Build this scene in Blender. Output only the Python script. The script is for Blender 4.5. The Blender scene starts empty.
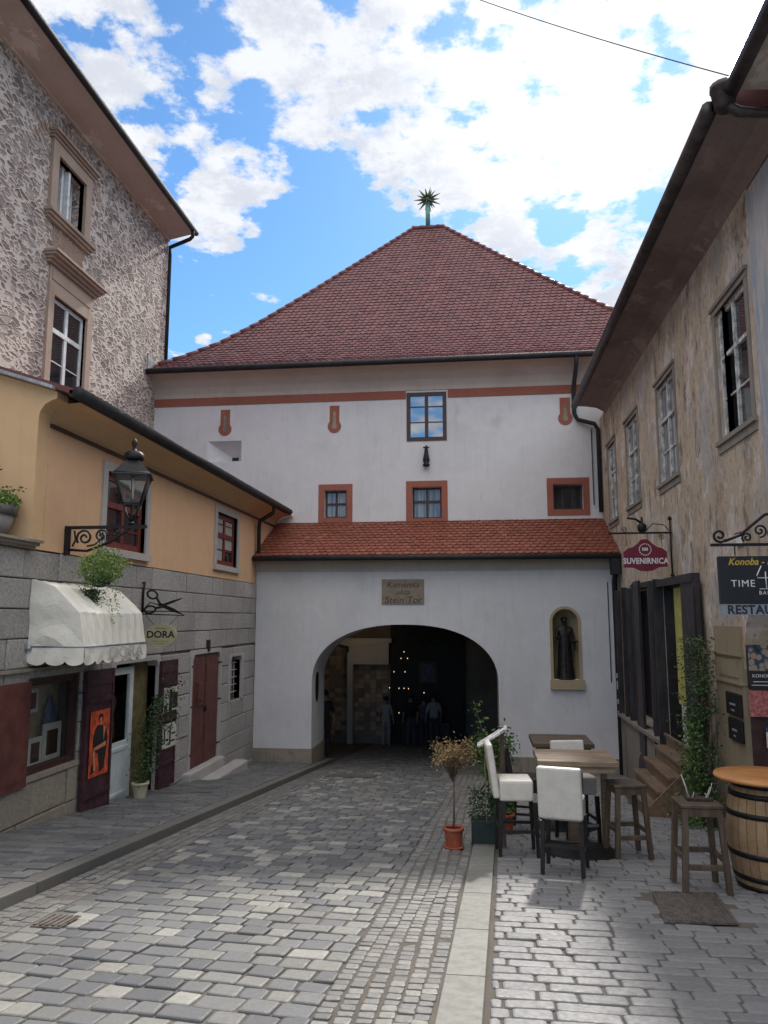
import bpy, bmesh, math, random
from mathutils import Vector, Matrix, noise as mnoise
R = math.radians
rng = random.Random(7)
SC = bpy.context.scene
COL = SC.collection

# ------------------------------------------------------------------ camera, sky, sun, exposure
FPX = 762.0; PITCH = math.atan(106 / FPX); YAW = R(6.95); CAMZ = 1.6
cam_d = bpy.data.cameras.new('camera'); cam = bpy.data.objects.new('camera', cam_d); COL.objects.link(cam)
cam.location = (0, 0, CAMZ); cam.rotation_euler = (R(90) + PITCH, 0, YAW)
cam_d.sensor_fit = 'HORIZONTAL'; cam_d.sensor_width = 36; cam_d.lens = 36 * FPX / 768; cam_d.clip_end = 3000; cam_d.clip_start = .05
SC.camera = cam
SC.view_settings.view_transform = 'Standard'; SC.view_settings.look = 'None'
SC.view_settings.gamma = 1; SC.view_settings.use_curve_mapping = False
SC.view_settings.exposure = 0.80
SUN_EL = R(39); SUN_AZ = R(10.0)          # azimuth clockwise (to the right) from +Y
sdir = Vector((math.sin(SUN_AZ) * math.cos(SUN_EL), math.cos(SUN_AZ) * math.cos(SUN_EL), math.sin(SUN_EL)))
sun_d = bpy.data.lights.new('sun', 'SUN'); sun = bpy.data.objects.new('sun', sun_d); COL.objects.link(sun)
sun_d.energy = 2.3; sun_d.angle = R(3.0); sun_d.color = (1, .95, .88)
sun.rotation_euler = (-sdir).to_track_quat('-Z', 'Y').to_euler(); sun.location = (10, 30, 40)

def fwv():
    return Vector((-math.sin(YAW) * math.cos(PITCH), math.cos(YAW) * math.cos(PITCH), math.sin(PITCH)))
_f = fwv(); _r = Vector((math.cos(YAW), math.sin(YAW), 0)); _u = _r.cross(_f)
def ray(px, py): return _f + _r * ((px - 384) / FPX) - _u * ((py - 512) / FPX)
def atY(px, py, y): d = ray(px, py); return Vector((0, 0, CAMZ)) + d * (y / d.y)
def atX(px, py, x): d = ray(px, py); return Vector((0, 0, CAMZ)) + d * (x / d.x)
def g(y): return -0.1 * y                # the street falls away from the camera

class NT:
    def __init__(s, tree): s.t = tree; s.n = tree.nodes; s.l = tree.links
    def add(s, typ, **kw):
        n = s.n.new(typ)
        for k, v in kw.items():
            if k.startswith('i_'):
                key = k[2:]; key = int(key) if key.isdigit() else key
                s.set(n, key, v)
            else: setattr(n, k, v)
        return n
    def set(s, n, key, v):
        inp = n.inputs[key]
        if isinstance(v, bpy.types.NodeSocket): s.l.new(v, inp)
        else:
            if isinstance(v, (tuple, list)) and len(v) == 3 and inp.type == 'RGBA': v = (*v, 1)
            inp.default_value = v
    def math(s, op, a, b=None, clamp=False):
        n = s.n.new('ShaderNodeMath'); n.operation = op; n.use_clamp = clamp
        s.set(n, 0, a)
        if b is not None: s.set(n, 1, b)
        return n.outputs[0]
    def vmath(s, op, a, b=None, out=0):
        n = s.n.new('ShaderNodeVectorMath'); n.operation = op; s.set(n, 0, a)
        if b is not None: s.set(n, 1, b)
        return n.outputs[out]
    def mix(s, f, a, b, mode='MIX'):
        n = s.n.new('ShaderNodeMix'); n.data_type = 'RGBA'; n.blend_type = mode
        for key, v in ((0, f), (6, a), (7, b)):
            inp = n.inputs[key]
            if isinstance(v, bpy.types.NodeSocket): s.l.new(v, inp)
            else: inp.default_value = v if key == 0 else (*v, 1) if len(v) == 3 else v
        return n.outputs[2]
    def noise(s, vec, scale, detail=4, rough=.55, out='Fac', dist=0):
        n = s.n.new('ShaderNodeTexNoise'); s.set(n, 'Vector', vec); n.inputs['Scale'].default_value = scale
        n.inputs['Detail'].default_value = detail; n.inputs['Roughness'].default_value = rough; n.inputs['Distortion'].default_value = dist
        return n.outputs[out]
    def map(s, vec, scale=(1, 1, 1), loc=(0, 0, 0), rot=(0, 0, 0)):
        n = s.n.new('ShaderNodeMapping'); s.set(n, 'Vector', vec); n.inputs['Scale'].default_value = scale
        n.inputs['Location'].default_value = loc; n.inputs['Rotation'].default_value = rot
        return n.outputs[0]
    def ramp(s, f, lo, hi, a=0., b=1., smooth=True):
        n = s.n.new('ShaderNodeMapRange'); n.interpolation_type = 'SMOOTHSTEP' if smooth else 'LINEAR'
        s.set(n, 0, f); n.inputs[1].default_value = lo; n.inputs[2].default_value = hi
        n.inputs[3].default_value = a; n.inputs[4].default_value = b; return n.outputs[0]

# world: Nishita sky, clouds mixed in by direction
W = bpy.data.worlds.new('World'); SC.world = W; W.use_nodes = True
w = NT(W.node_tree); w.n.clear()
sky = w.add('ShaderNodeTexSky', sky_type='NISHITA', sun_disc=False, sun_elevation=SUN_EL, sun_rotation=SUN_AZ)
sky.air_density = 1.0; sky.dust_density = .3; sky.ozone_density = 2.5; sky.altitude = 300
tc = w.add('ShaderNodeTexCoord'); dirv = w.vmath('NORMALIZE', tc.outputs['Generated'])
sx = w.add('ShaderNodeSeparateXYZ', i_0=dirv)
zc = w.math('ADD', w.math('MAXIMUM', sx.outputs[2], 0.0), .12)
pl = w.add('ShaderNodeCombineXYZ', i_0=w.math('DIVIDE', sx.outputs[0], zc), i_1=w.math('DIVIDE', sx.outputs[1], zc), i_2=0.0).outputs[0]
n1 = w.noise(w.map(pl, (1, 1, 1), (3.1, 1.7, 0)), 2.6, 9, .62, dist=.25)
n2 = w.noise(w.map(pl, (1, 1, 1), (9.1, 4.7, 3)), 9.0, 7, .60)
def blob(px, py, rad, amp):
    d = ray(px, py).normalized()
    dot = w.vmath('DOT_PRODUCT', dirv, tuple(d), out=1)
    return w.ramp(dot, math.cos(rad), 1.0, 0, amp)
cov = w.math('ADD', w.math('MULTIPLY', w.math('SUBTRACT', n1, .5), 1.0), w.math('MULTIPLY', w.math('SUBTRACT', n2, .5), 2.2))
for b in [(620, 0, .36, .17), (700, 100, .20, .13), (450, 100, .17, .15), (330, 55, .13, .20), (560, 130, .12, .10), (240, 200, .085, .26), (150, 90, .09, .20), (275, 150, .06, .12), (60, 5, .09, .24),
          (395, 185, .06, .14), (640, 265, .07, .20), (510, 232, .045, .26), (205, 235, .05, .14), (610, 205, .04, .18), (590, 245, .03, .18), (225, 330, .015, .3), (205, 343, .015, .3), (305, 293, .015, .3),
          (190, 30, .055, -.25), (330, 250, .13, -.5), (560, 215, .05, -.2), (210, 310, .10, -.3), (120, 35, .04, -.1), (255, 100, .03, -.1), (330, 190, .04, -.2), (470, 215, .03, -.15), (640, 215, .05, -.12), (655, 195, .03, -.2), (680, 60, .02, -.2), (640, 90, .02, -.25)]:
    cov = w.math('ADD', cov, blob(*b))
back = w.math('MULTIPLY', w.ramp(w.vmath('DOT_PRODUCT', dirv, (0.0, -.85, .45), out=1), -.1, .55), w.ramp(sx.outputs[2], .30, .5))  # extra bright cloud behind the camera, unseen, added to light the facades
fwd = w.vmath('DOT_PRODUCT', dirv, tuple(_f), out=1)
side = w.math('MULTIPLY', w.ramp(fwd, .72, .45), w.ramp(sx.outputs[2], .28, .5))  # more cloud out of view at the sides, added to lift the side walls
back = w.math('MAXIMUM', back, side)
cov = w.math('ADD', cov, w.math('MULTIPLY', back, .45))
cmask = w.ramp(cov, -.03, .25)
sdot = w.vmath('DOT_PRODUCT', dirv, tuple(sdir), out=1)
glow = w.ramp(sdot, .965, 1.0, 0, 1)
n3 = w.noise(w.map(pl, (1, 1, 1), (1.1, 7.7, 5)), 8.0, 8, .7)
shade = w.math('MULTIPLY', w.ramp(n3, .40, .60), w.ramp(cov, .06, .20))
cl = w.mix(shade, (5.6, 5.7, 5.95), (4.3, 4.5, 4.95))
cl = w.mix(w.math('MULTIPLY', glow, .6), cl, (8.4, 8.3, 8.2))
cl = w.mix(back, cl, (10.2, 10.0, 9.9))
skyc = w.mix(1.0, sky.outputs[0], (.56, .84, 1.02), 'MULTIPLY')
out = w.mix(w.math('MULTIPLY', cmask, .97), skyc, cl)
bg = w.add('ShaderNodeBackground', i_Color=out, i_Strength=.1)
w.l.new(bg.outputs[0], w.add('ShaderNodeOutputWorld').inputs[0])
W.cycles.sampling_method = 'AUTOMATIC'

# ------------------------------------------------------------------ materials
MATS = {}
def newmat(name):
    m = bpy.data.materials.new(name); m.use_nodes = True; t = NT(m.node_tree); t.n.clear()
    o = t.add('ShaderNodeOutputMaterial'); p = t.add('ShaderNodeBsdfPrincipled'); t.l.new(p.outputs[0], o.inputs[0])
    MATS[name] = m
    t.p = p
    t.pos = t.add('ShaderNodeNewGeometry').outputs['Position']
    t.obj = t.add('ShaderNodeTexCoord').outputs['Object']
    return t
def bump(t, h, strength=.3, dist=.01):
    b = t.add('ShaderNodeBump', i_Height=h, i_Strength=strength, i_Distance=dist); t.l.new(b.outputs[0], t.p.inputs['Normal'])
def simple(name, c, rough=.6, var=.15, scale=8, metal=0, bs=.15, bd=.004, coords='obj', spec=.5, stretch=(1, 1, 1)):
    t = newmat(name); v = t.map(getattr(t, coords), stretch)
    n = t.noise(v, scale, 5, .6); n2 = t.noise(v, scale * 6, 3, .6)
    f = t.math('ADD', t.math('MULTIPLY', n, .7), t.math('MULTIPLY', n2, .3))
    c2 = tuple(min(1, x * (1 + var * 1.6)) for x in c); c1 = tuple(x * (1 - var * 1.6) for x in c)
    t.set(t.p, 'Base Color', t.mix(t.ramp(f, .3, .7), c1, c2))
    t.set(t.p, 'Roughness', t.ramp(n2, .2, .8, max(.03, rough - .12), min(1, rough + .12)))
    t.p.inputs['Metallic'].default_value = metal; t.p.inputs['Specular IOR Level'].default_value = spec
    if bs: bump(t, n2, bs, bd)
    return t
def plaster(name, c, stain, samt=.4, streak=True, bs=.4, patch=None, sscale=.8, rough=.85):
    t = newmat(name); n = t.noise(t.pos, sscale, 6, .62); fine = t.noise(t.pos, 34, 4, .6)
    mid = t.noise(t.pos, 5, 5, .6)
    col = t.mix(t.math('MULTIPLY', t.ramp(n, .42, .72), samt), c, stain)
    if streak:
        st = t.noise(t.map(t.pos, (5, 5, .35)), 2.2, 5, .65)
        col = t.mix(t.math('MULTIPLY', t.ramp(st, .5, .78), samt * .8), col, stain)
    if patch:
        for (pc, sc, lo, hi, amt, strch) in patch:
            pn = t.noise(t.map(t.pos, strch, (sc, 2.3, 1.1)), sc, 7, .68)
            col = t.mix(t.math('MULTIPLY', t.ramp(pn, lo, hi), amt), col, pc)
    col = t.mix(t.ramp(mid, .3, .7, 0, .16), col, tuple(x * .72 for x in c))
    t.set(t.p, 'Base Color', col); t.p.inputs['Roughness'].default_value = rough
    t.p.inputs['Specular IOR Level'].default_value = .25
    h = t.math('ADD', t.math('MULTIPLY', fine, .35), mid); bump(t, h, bs, .02)
    return t
def stone_attr(name, cols, rough=.6, nscale=18, bs=.5, bd=.006, spec=.4, dirt=(.12, .105, .09), dirtamt=.35):
    """stone whose colour runs through cols with the per-face attribute rnd"""
    t = newmat(name); a = t.add('ShaderNodeAttribute', attribute_name='rnd').outputs['Fac']
    cr = t.add('ShaderNodeValToRGB', i_0=a); e = cr.color_ramp.elements
    e[0].color = (*cols[0], 1); e[1].color = (*cols[-1], 1)
    for i, c in enumerate(cols[1:-1]): e.new((i + 1) / (len(cols) - 1)).color = (*c, 1)
    n = t.noise(t.pos, nscale, 6, .65); nf = t.noise(t.pos, nscale * 6, 4, .65); nb = t.noise(t.pos, 1.1, 4, .6)
    col = t.mix(t.ramp(n, .35, .7, 0, dirtamt), cr.outputs[0], dirt)
    col = t.mix(t.ramp(nf, .3, .7, 0, .3), col, tuple(min(1, x * 1.25) for x in cols[len(cols) // 2]))
    col = t.mix(t.ramp(nb, .4, .75, 0, .22), col, dirt)
    t.set(t.p, 'Base Color', col); t.p.inputs['Specular IOR Level'].default_value = spec
    t.set(t.p, 'Roughness', t.ramp(n, .3, .7, rough - .1, rough + .12))
    bump(t, t.math('ADD', n, t.math('MULTIPLY', nf, .5)), bs, bd)
    return t

def M(k): return MATS[k]
plaster('white_plaster', (.70, .69, .70), (.48, .465, .46), .35, bs=.3, patch=[((.44, .435, .44), .9, .58, .72, .45, (1, 1, .6)), ((.50, .49, .48), 3.0, .56, .72, .35, (1.6, 1, .22)), ((.40, .38, .36), 22, .66, .72, .35, (1, 1, 1))])
plaster('cream_plaster', (.58, .50, .43), (.40, .34, .28), .5, bs=.25)
plaster('red_band', (.34, .125, .09), (.25, .08, .05), .5, bs=.2)
plaster('ochre_plaster', (.72, .46, .28), (.58, .35, .21), .38, bs=.22, patch=[((.62, .34, .2), 1.4, .5, .7, .3, (1, 1, 1))])
plaster('ochre_gable', (.70, .47, .27), (.58, .37, .21), .5, bs=.25)
plaster('soffit_brown', (.62, .545, .49), (.48, .41, .36), .7, bs=.4, patch=[((.80, .74, .68), .9, .56, .58, .8, (1, .5, 1))])
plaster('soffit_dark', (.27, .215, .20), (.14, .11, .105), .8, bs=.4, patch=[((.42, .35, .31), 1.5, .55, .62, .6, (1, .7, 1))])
plaster('worn_plaster', (.52, .42, .32), (.32, .245, .185), .8, bs=1.0, sscale=1.6, streak=False,
        patch=[((.64, .57, .52), 1.5, .50, .58, .9, (1, 1.3, .8)), ((.17, .135, .12), 2.4, .54, .64, .9, (1, 1.7, .7)), ((.40, .375, .37), 1.1, .53, .60, .75, (1, 1.2, .8)), ((.50, .37, .26), 1.3, .54, .60, .5, (1, 1.2, .7)),
               ((.50, .47, .46), 5.0, .58, .66, .7, (1, 1.8, .8)), ((.22, .165, .135), 11.0, .53, .66, .75, (1, 1.4, .6)), ((.62, .53, .46), 18.0, .58, .66, .6, (1, 1.4, .7))])
plaster('blue_grey_render', (.33, .36, .42), (.55, .50, .46), .8, bs=.8, patch=[((.55, .5, .48), 3, .5, .56, .8, (1, 3, .5))])
plaster('ochre_stone', (.30, .245, .165), (.17, .14, .10), .8, bs=.3)
plaster('plinth_stone', (.34, .29, .235), (.16, .14, .115), .75, bs=.6, patch=[((.12, .13, .09), 2.4, .55, .66, .7, (1, 1, 1))])
plaster('surround_stone', (.42, .315, .25), (.2, .15, .12), .5, bs=.35, streak=False)
plaster('light_surround', (.46, .44, .43), (.33, .31, .3), .5, bs=.3, streak=False)
plaster('grey_concrete', (.28, .25, .22), (.14, .12, .11), .7, bs=.5)
plaster('niche_stone', (.44, .35, .22), (.28, .22, .14), .6, bs=.3, streak=False)
plaster('white_render', (.62, .6, .58), (.4, .38, .36), .4, bs=.2)
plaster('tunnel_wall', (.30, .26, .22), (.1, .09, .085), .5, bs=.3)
plaster('sign_stone', (.31, .26, .20), (.2, .16, .12), .6, bs=.25, sscale=6)
stone_attr('ashlar', [(.40, .38, .365), (.52, .495, .475), (.46, .435, .42), (.63, .60, .575)], .85, 26, 1.0, .02, .25, dirtamt=.55)
stone_attr('ashlar_rough', [(.42, .37, .30), (.54, .48, .39), (.48, .42, .34), (.60, .54, .45)], .85, 22, 1.0, .05, .2)
stone_attr('setts', [(.075, .083, .098), (.105, .113, .128), (.135, .14, .15), (.165, .168, .168), (.21, .21, .20), (.27, .268, .245), (.36, .355, .32)], .6, 22, .5, .006, .5)
stone_attr('small_setts', [(.095, .098, .104), (.14, .142, .144), (.19, .188, .18), (.27, .265, .24)], .55, 30, .5, .005, .5, dirtamt=.45)
stone_attr('pavers', [(.15, .152, .165), (.19, .193, .203), (.235, .236, .243), (.21, .212, .22)], .58, 26, .5, .004, .5)
stone_attr('pavement_setts', [(.075, .082, .095), (.105, .112, .124), (.14, .146, .153), (.21, .21, .205)], .55, 24, .5, .005, .45)
stone_attr('kerb_stone', [(.10, .10, .10), (.15, .147, .137), (.125, .122, .115)], .6, 20, .5, .005, .4)
stone_attr('pale_slab', [(.185, .19, .172), (.23, .235, .212), (.205, .21, .19)], .6, 14, .4, .004, .4, dirtamt=.3)
stone_attr('tiles_purple', [(.10, .028, .034), (.16, .045, .045), (.13, .038, .041), (.20, .062, .058), (.115, .036, .041)], .55, 9, .5, .004, .5, dirt=(.07, .035, .035))
stone_attr('tiles_orange', [(.20, .058, .035), (.27, .08, .048), (.235, .07, .042), (.31, .11, .07)], .65, 30, .5, .004, .4, dirt=(.13, .06, .045))
stone_attr('leaves_green', [(.030, .075, .014), (.055, .125, .022), (.09, .17, .035), (.12, .20, .05)], .5, 40, .1, .001, .4, dirt=(.04, .08, .02), dirtamt=.2)
stone_attr('leaves_sunlit_lime', [(.07, .14, .02), (.13, .22, .04), (.20, .30, .07), (.26, .34, .11)], .5, 40, .1, .001, .4, dirt=(.08, .13, .03), dirtamt=.2)  # brighter leaf greens, with the sunlight on them put into the colour
stone_attr('leaves_dark', [(.022, .05, .016), (.04, .08, .022), (.075, .125, .04)], .5, 40, .1, .001, .4, dirt=(.02, .05, .02), dirtamt=.2)
stone_attr('leaves_dry', [(.20, .12, .05), (.34, .23, .10), (.42, .30, .15), (.25, .20, .07)], .7, 40, .1, .001, .3, dirt=(.15, .08, .03), dirtamt=.2)
stone_attr('tesserae', [(.20, .13, .09), (.50, .37, .24), (.62, .5, .36), (.36, .24, .15), (.12, .09, .07)], .6, 30, .2, .003, .4)
stone_attr('oak_stave', [(.27, .175, .095), (.35, .24, .14), (.31, .21, .12)], .6, 10, .3, .003, .35, dirt=(.15, .09, .05), dirtamt=.5)
t = newmat('mortar'); n = t.noise(t.pos, 60, 5, .7); nb = t.noise(t.pos, 1.5, 4, .6)
t.set(t.p, 'Base Color', t.mix(t.ramp(nb, .35, .7), t.mix(n, (.09, .08, .07), (.20, .17, .14)), t.mix(n, (.06, .055, .05), (.13, .12, .10)))); t.p.inputs['Roughness'].default_value = .95; bump(t, n, .8, .01)
# rubble masonry: warped voronoi stones set in pale mortar
t = newmat('rubble')
wv = t.add('ShaderNodeTexNoise', i_Scale=2.6, i_Detail=4.0); t.l.new(t.pos, wv.inputs['Vector'])
wv2 = t.add('ShaderNodeTexNoise', i_Scale=9.0, i_Detail=3.0); t.l.new(t.pos, wv2.inputs['Vector'])
wp = t.vmath('ADD', t.pos, t.vmath('MULTIPLY', t.vmath('SUBTRACT', wv.outputs['Color'], (.5, .5, .5)), (.30, .26, .20)))
wp = t.vmath('ADD', wp, t.vmath('MULTIPLY', t.vmath('SUBTRACT', wv2.outputs['Color'], (.5, .5, .5)), (.10, .09, .06)))
wp = t.map(wp, (3.0, 4.1, 10.0))
ve = t.add('ShaderNodeTexVoronoi', feature='DISTANCE_TO_EDGE', i_Vector=wp, i_Scale=1.0); vc = t.add('ShaderNodeTexVoronoi', feature='F1', i_Vector=wp, i_Scale=1.0)
nn = t.noise(t.pos, 9, 6, .7); nf = t.noise(t.pos, 40, 5, .65); nbig = t.noise(t.pos, 1.6, 4, .6)
edge = t.math('ADD', t.math('ADD', ve.outputs['Distance'], t.math('MULTIPLY', t.math('SUBTRACT', nn, .5), .24)), t.math('MULTIPLY', t.math('SUBTRACT', nbig, .5), -.45))
stone = t.ramp(edge, .05, .20)
sep = t.add('ShaderNodeSeparateColor', i_0=vc.outputs['Color'])
sc1 = t.mix(sep.outputs[0], (.17, .13, .12), (.38, .31, .28)); sc1 = t.mix(t.ramp(sep.outputs[1], .55, .8), sc1, (.48, .39, .34)); sc1 = t.mix(t.ramp(sep.outputs[2], .86, .92, 0, .6), sc1, (.25, .13, .10))
sc1 = t.mix(t.ramp(nf, .3, .7, 0, .5), sc1, (.12, .09, .08))
mort = t.mix(nf, (.74, .65, .59), (.50, .42, .37))
t.set(t.p, 'Base Color', t.mix(t.math('MULTIPLY', stone, .92), mort, sc1)); t.p.inputs['Roughness'].default_value = .9; t.p.inputs['Specular IOR Level'].default_value = .2
bump(t, t.math('SUBTRACT', t.math('MULTIPLY', nf, .3), t.math('MULTIPLY', stone, .55)), 1.0, .06)
# thin bricks of the relieving arches
stone_attr('thin_brick', [(.33, .22, .17), (.42, .29, .22), (.38, .27, .22)], .85, 30, .6, .006, .2)
simple('black_metal', (.010, .010, .012), .55, .3, 20, .3, .2)
simple('gutter_metal', (.018, .018, .021), .75, .3, 6, 0, .15, coords='pos')
simple('brown_gutter', (.06, .045, .045), .5, .35, 5, .3, .2, coords='pos')
simple('zinc', (.36, .38, .41), .45, .25, 5, .5, .2, coords='pos')
simple('grey_frame', (.52, .51, .50), .7, .5, 14, 0, .5, .004, coords='pos', stretch=(1, 1, .5))
simple('white_frame', (.66, .67, .68), .5, .12, 10, coords='pos')
simple('brown_frame', (.055, .024, .02), .5, .25, 12, coords='pos')
simple('red_wood', (.16, .035, .028), .5, .25, 10, coords='pos')
simple('maroon_paint', (.055, .020, .028), .55, .35, 7, 0, .3, .004, coords='pos')
simple('brick_red_paint', (.12, .040, .033), .55, .22, 5, 0, .2, .003, coords='pos')
simple('dark_wood', (.028, .022, .025), .55, .4, 9, 0, .35, .004, coords='pos', stretch=(1, 1, .3))
simple('white_door', (.58, .65, .66), .5, .08, 6, 0, .15, coords='pos')
simple('olive_wood', (.14, .12, .045), .7, .3, 6, coords='pos')
simple('yellow_paint', (.42, .40, .10), .6, .15, 5, coords='pos')
simple('pale_board', (.5, .5, .46), .6, .15, 5, coords='pos')
simple('white_leather', (.66, .63, .57), .42, .06, 7, 0, .25, .003)
simple('black_leather', (.016, .015, .017), .45, .2, 9, 0, .25, .003)
simple('black_wood', (.014, .012, .012), .4, .3, 12, 0, .15)
simple('terracotta', (.33, .085, .04), .7, .2, 10)
simple('green_plastic', (.02, .035, .032), .5, .2, 8)
simple('cream_plastic', (.48, .44, .31), .5, .1, 8)
simple('grey_pot', (.25, .24, .23), .6, .12, 5)
simple('grey_pot_rim', (.10, .09, .09), .6, .12, 5)
simple('awning_cloth', (.80, .765, .68), .8, .04, 2, 0, .5, .02)
simple('bark', (.13, .095, .06), .85, .3, 20, 0, .6, .006)
simple('soil', (.05, .035, .025), .95, .3, 30, 0, .8, .01)
simple('bronze', (.030, .027, .026), .42, .35, 9, .5, .4, .01)
simple('copper_green', (.10, .26, .22), .55, .25, 10, .3, .2)
simple('star_gold', (.09, .11, .06), .5, .3, 10, .5, .2)
simple('sign_cream', (.45, .42, .26), .5, .08, 5)
simple('sign_red', (.17, .010, .035), .4, .1, 4)
simple('sign_black', (.012, .014, .018), .4, .2, 4)
simple('sign_grey', (.26, .28, .31), .5, .08, 4)
simple('faded_print', (.50, .49, .46), .8, .1, 6, bs=0)
simple('paint_white', (.72, .72, .70), .5, .05, 4, bs=0)
simple('paint_navy', (.015, .018, .035), .5, .1, 4, bs=0)
simple('paint_gold', (.55, .36, .05), .4, .1, 4, bs=0)
simple('paint_ink', (.015, .014, .013), .6, .1, 4, bs=0)
simple('engraved', (.07, .045, .035), .8, .1, 20, bs=0)
simple('poster_orange', (.60, .085, .025), .6, .35, 9, bs=0)
simple('poster_skin', (.62, .24, .12), .6, .15, 9, bs=0)
simple('poster_and_recess_black', (.02, .015, .018), .5, .3, 9, bs=0)
simple('paper', (.55, .54, .50), .7, .1, 9, bs=0)
simple('tan_paper', (.36, .30, .21), .7, .15, 9, bs=0)
simple('dark_red_cloth', (.12, .02, .02), .9, .3, 14)
simple('blue_grey_cloth', (.10, .12, .19), .9, .3, 14)
simple('pink_print', (.45, .14, .13), .5, .5, 24, bs=0)
simple('blue_paint', (.02, .10, .35), .5, .1, 5, bs=0)
simple('skin', (.36, .20, .14), .6, .1, 20)
simple('dark_cloth', (.02, .02, .026), .9, .25, 12)
simple('pale_cloth', (.36, .35, .34), .9, .12, 12)
simple('trouser_cloth', (.06, .065, .08), .9, .2, 12)
simple('hair_dark', (.02, .013, .01), .6, .2, 30)
simple('iron_cover', (.15, .13, .115), .6, .35, 20, .4, .6, .004, coords='pos')
simple('candle_wax', (.6, .55, .45), .6, .1, 9)
def wood(name, c1, c2, ax=0, rough=.55):
    t = newmat(name); st = [9, 9, 9]; st[ax] = .8
    n = t.noise(t.map(t.obj, tuple(st)), 2.4, 7, .65, dist=.4); n2 = t.noise(t.map(t.obj, tuple(x * 3 for x in st)), 3, 4, .6); nb = t.noise(t.obj, 3, 4, .6)
    col = t.mix(t.ramp(n, .3, .7), c1, c2); col = t.mix(t.ramp(nb, .4, .75, 0, .5), col, tuple(x * .5 for x in c1))
    t.set(t.p, 'Base Color', col); t.set(t.p, 'Roughness', t.ramp(n2, .2, .8, rough - .1, rough + .15)); bump(t, n2, .3, .003)
wood('table_wood', (.17, .115, .075), (.36, .27, .185), 0)
wood('table_wood_dark', (.07, .045, .03), (.13, .09, .06), 0)
wood('stool_wood', (.065, .045, .03), (.14, .10, .07), 2)
wood('step_wood', (.13, .085, .055), (.24, .165, .11), 1)
wood('orange_wood', (.48, .20, .06), (.62, .29, .10), 0, .35)
t = newmat('glass_dark'); n = t.noise(t.pos, 1.5, 3, .5)
t.p.inputs['Base Color'].default_value = (.02, .023, .027, 1); t.p.inputs['Roughness'].default_value = .04; t.p.inputs['Specular IOR Level'].default_value = .8; bump(t, n, .08, .02)
t = newmat('glass_curtain'); n = t.noise(t.map(t.pos, (6, 6, .3)), 3, 4, .5); t.set(t.p, 'Base Color', t.mix(t.ramp(n, .35, .65), (.10, .105, .12), (.26, .265, .28)))
t.p.inputs['Roughness'].default_value = .06; t.p.inputs['Specular IOR Level'].default_value = .8; bump(t, t.noise(t.pos, 1.5, 3, .5), .06, .02)
t = newmat('glass_sky'); t.p.inputs['Base Color'].default_value = (.03, .04, .05, 1); t.p.inputs['Roughness'].default_value = .03; t.p.inputs['Specular IOR Level'].default_value = 1.0
t.p.inputs['IOR'].default_value = 2.6
t = newmat('lamp_glass'); t.p.inputs['Base Color'].default_value = (.9, .92, .9, 1); t.p.inputs['Roughness'].default_value = .15; t.p.inputs['Transmission Weight'].default_value = .95; t.p.inputs['IOR'].default_value = 1.1
t = newmat('shop_glass'); t.n.remove(t.p); o_ = [n for n in t.n if n.type == 'OUTPUT_MATERIAL'][0]
tr = t.add('ShaderNodeBsdfTransparent', i_Color=(.93, .95, .95)); gl = t.add('ShaderNodeBsdfGlossy', i_Roughness=.02); fr = t.add('ShaderNodeLayerWeight', i_Blend=.5)
mx = t.add('ShaderNodeMixShader', i_0=t.math('ADD', t.math('MULTIPLY', t.math('POWER', fr.outputs['Facing'], 4.0), .5), .04)); t.l.new(tr.outputs[0], mx.inputs[1]); t.l.new(gl.outputs[0], mx.inputs[2]); t.l.new(mx.outputs[0], o_.inputs[0])
t = newmat('flame'); t.p.inputs['Base Color'].default_value = (1, .7, .35, 1); t.p.inputs['Emission Color'].default_value = (1, .72, .4, 1); t.p.inputs['Emission Strength'].default_value = 1.0
t = newmat('food_print'); v = t.add('ShaderNodeTexVoronoi', i_Vector=t.map(t.pos, (9, 9, 9)), i_Scale=1.6); cr = t.add('ShaderNodeValToRGB', i_0=v.outputs['Distance'])
cr.color_ramp.elements[0].color = (.5, .12, .03, 1); cr.color_ramp.elements[1].color = (.01, .01, .015, 1)
for p_, c_ in ((.35, (.35, .30, .25)), (.6, (.05, .07, .1))): cr.color_ramp.elements.new(p_).color = (*c_, 1)
t.set(t.p, 'Base Color', cr.outputs[0])

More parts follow.
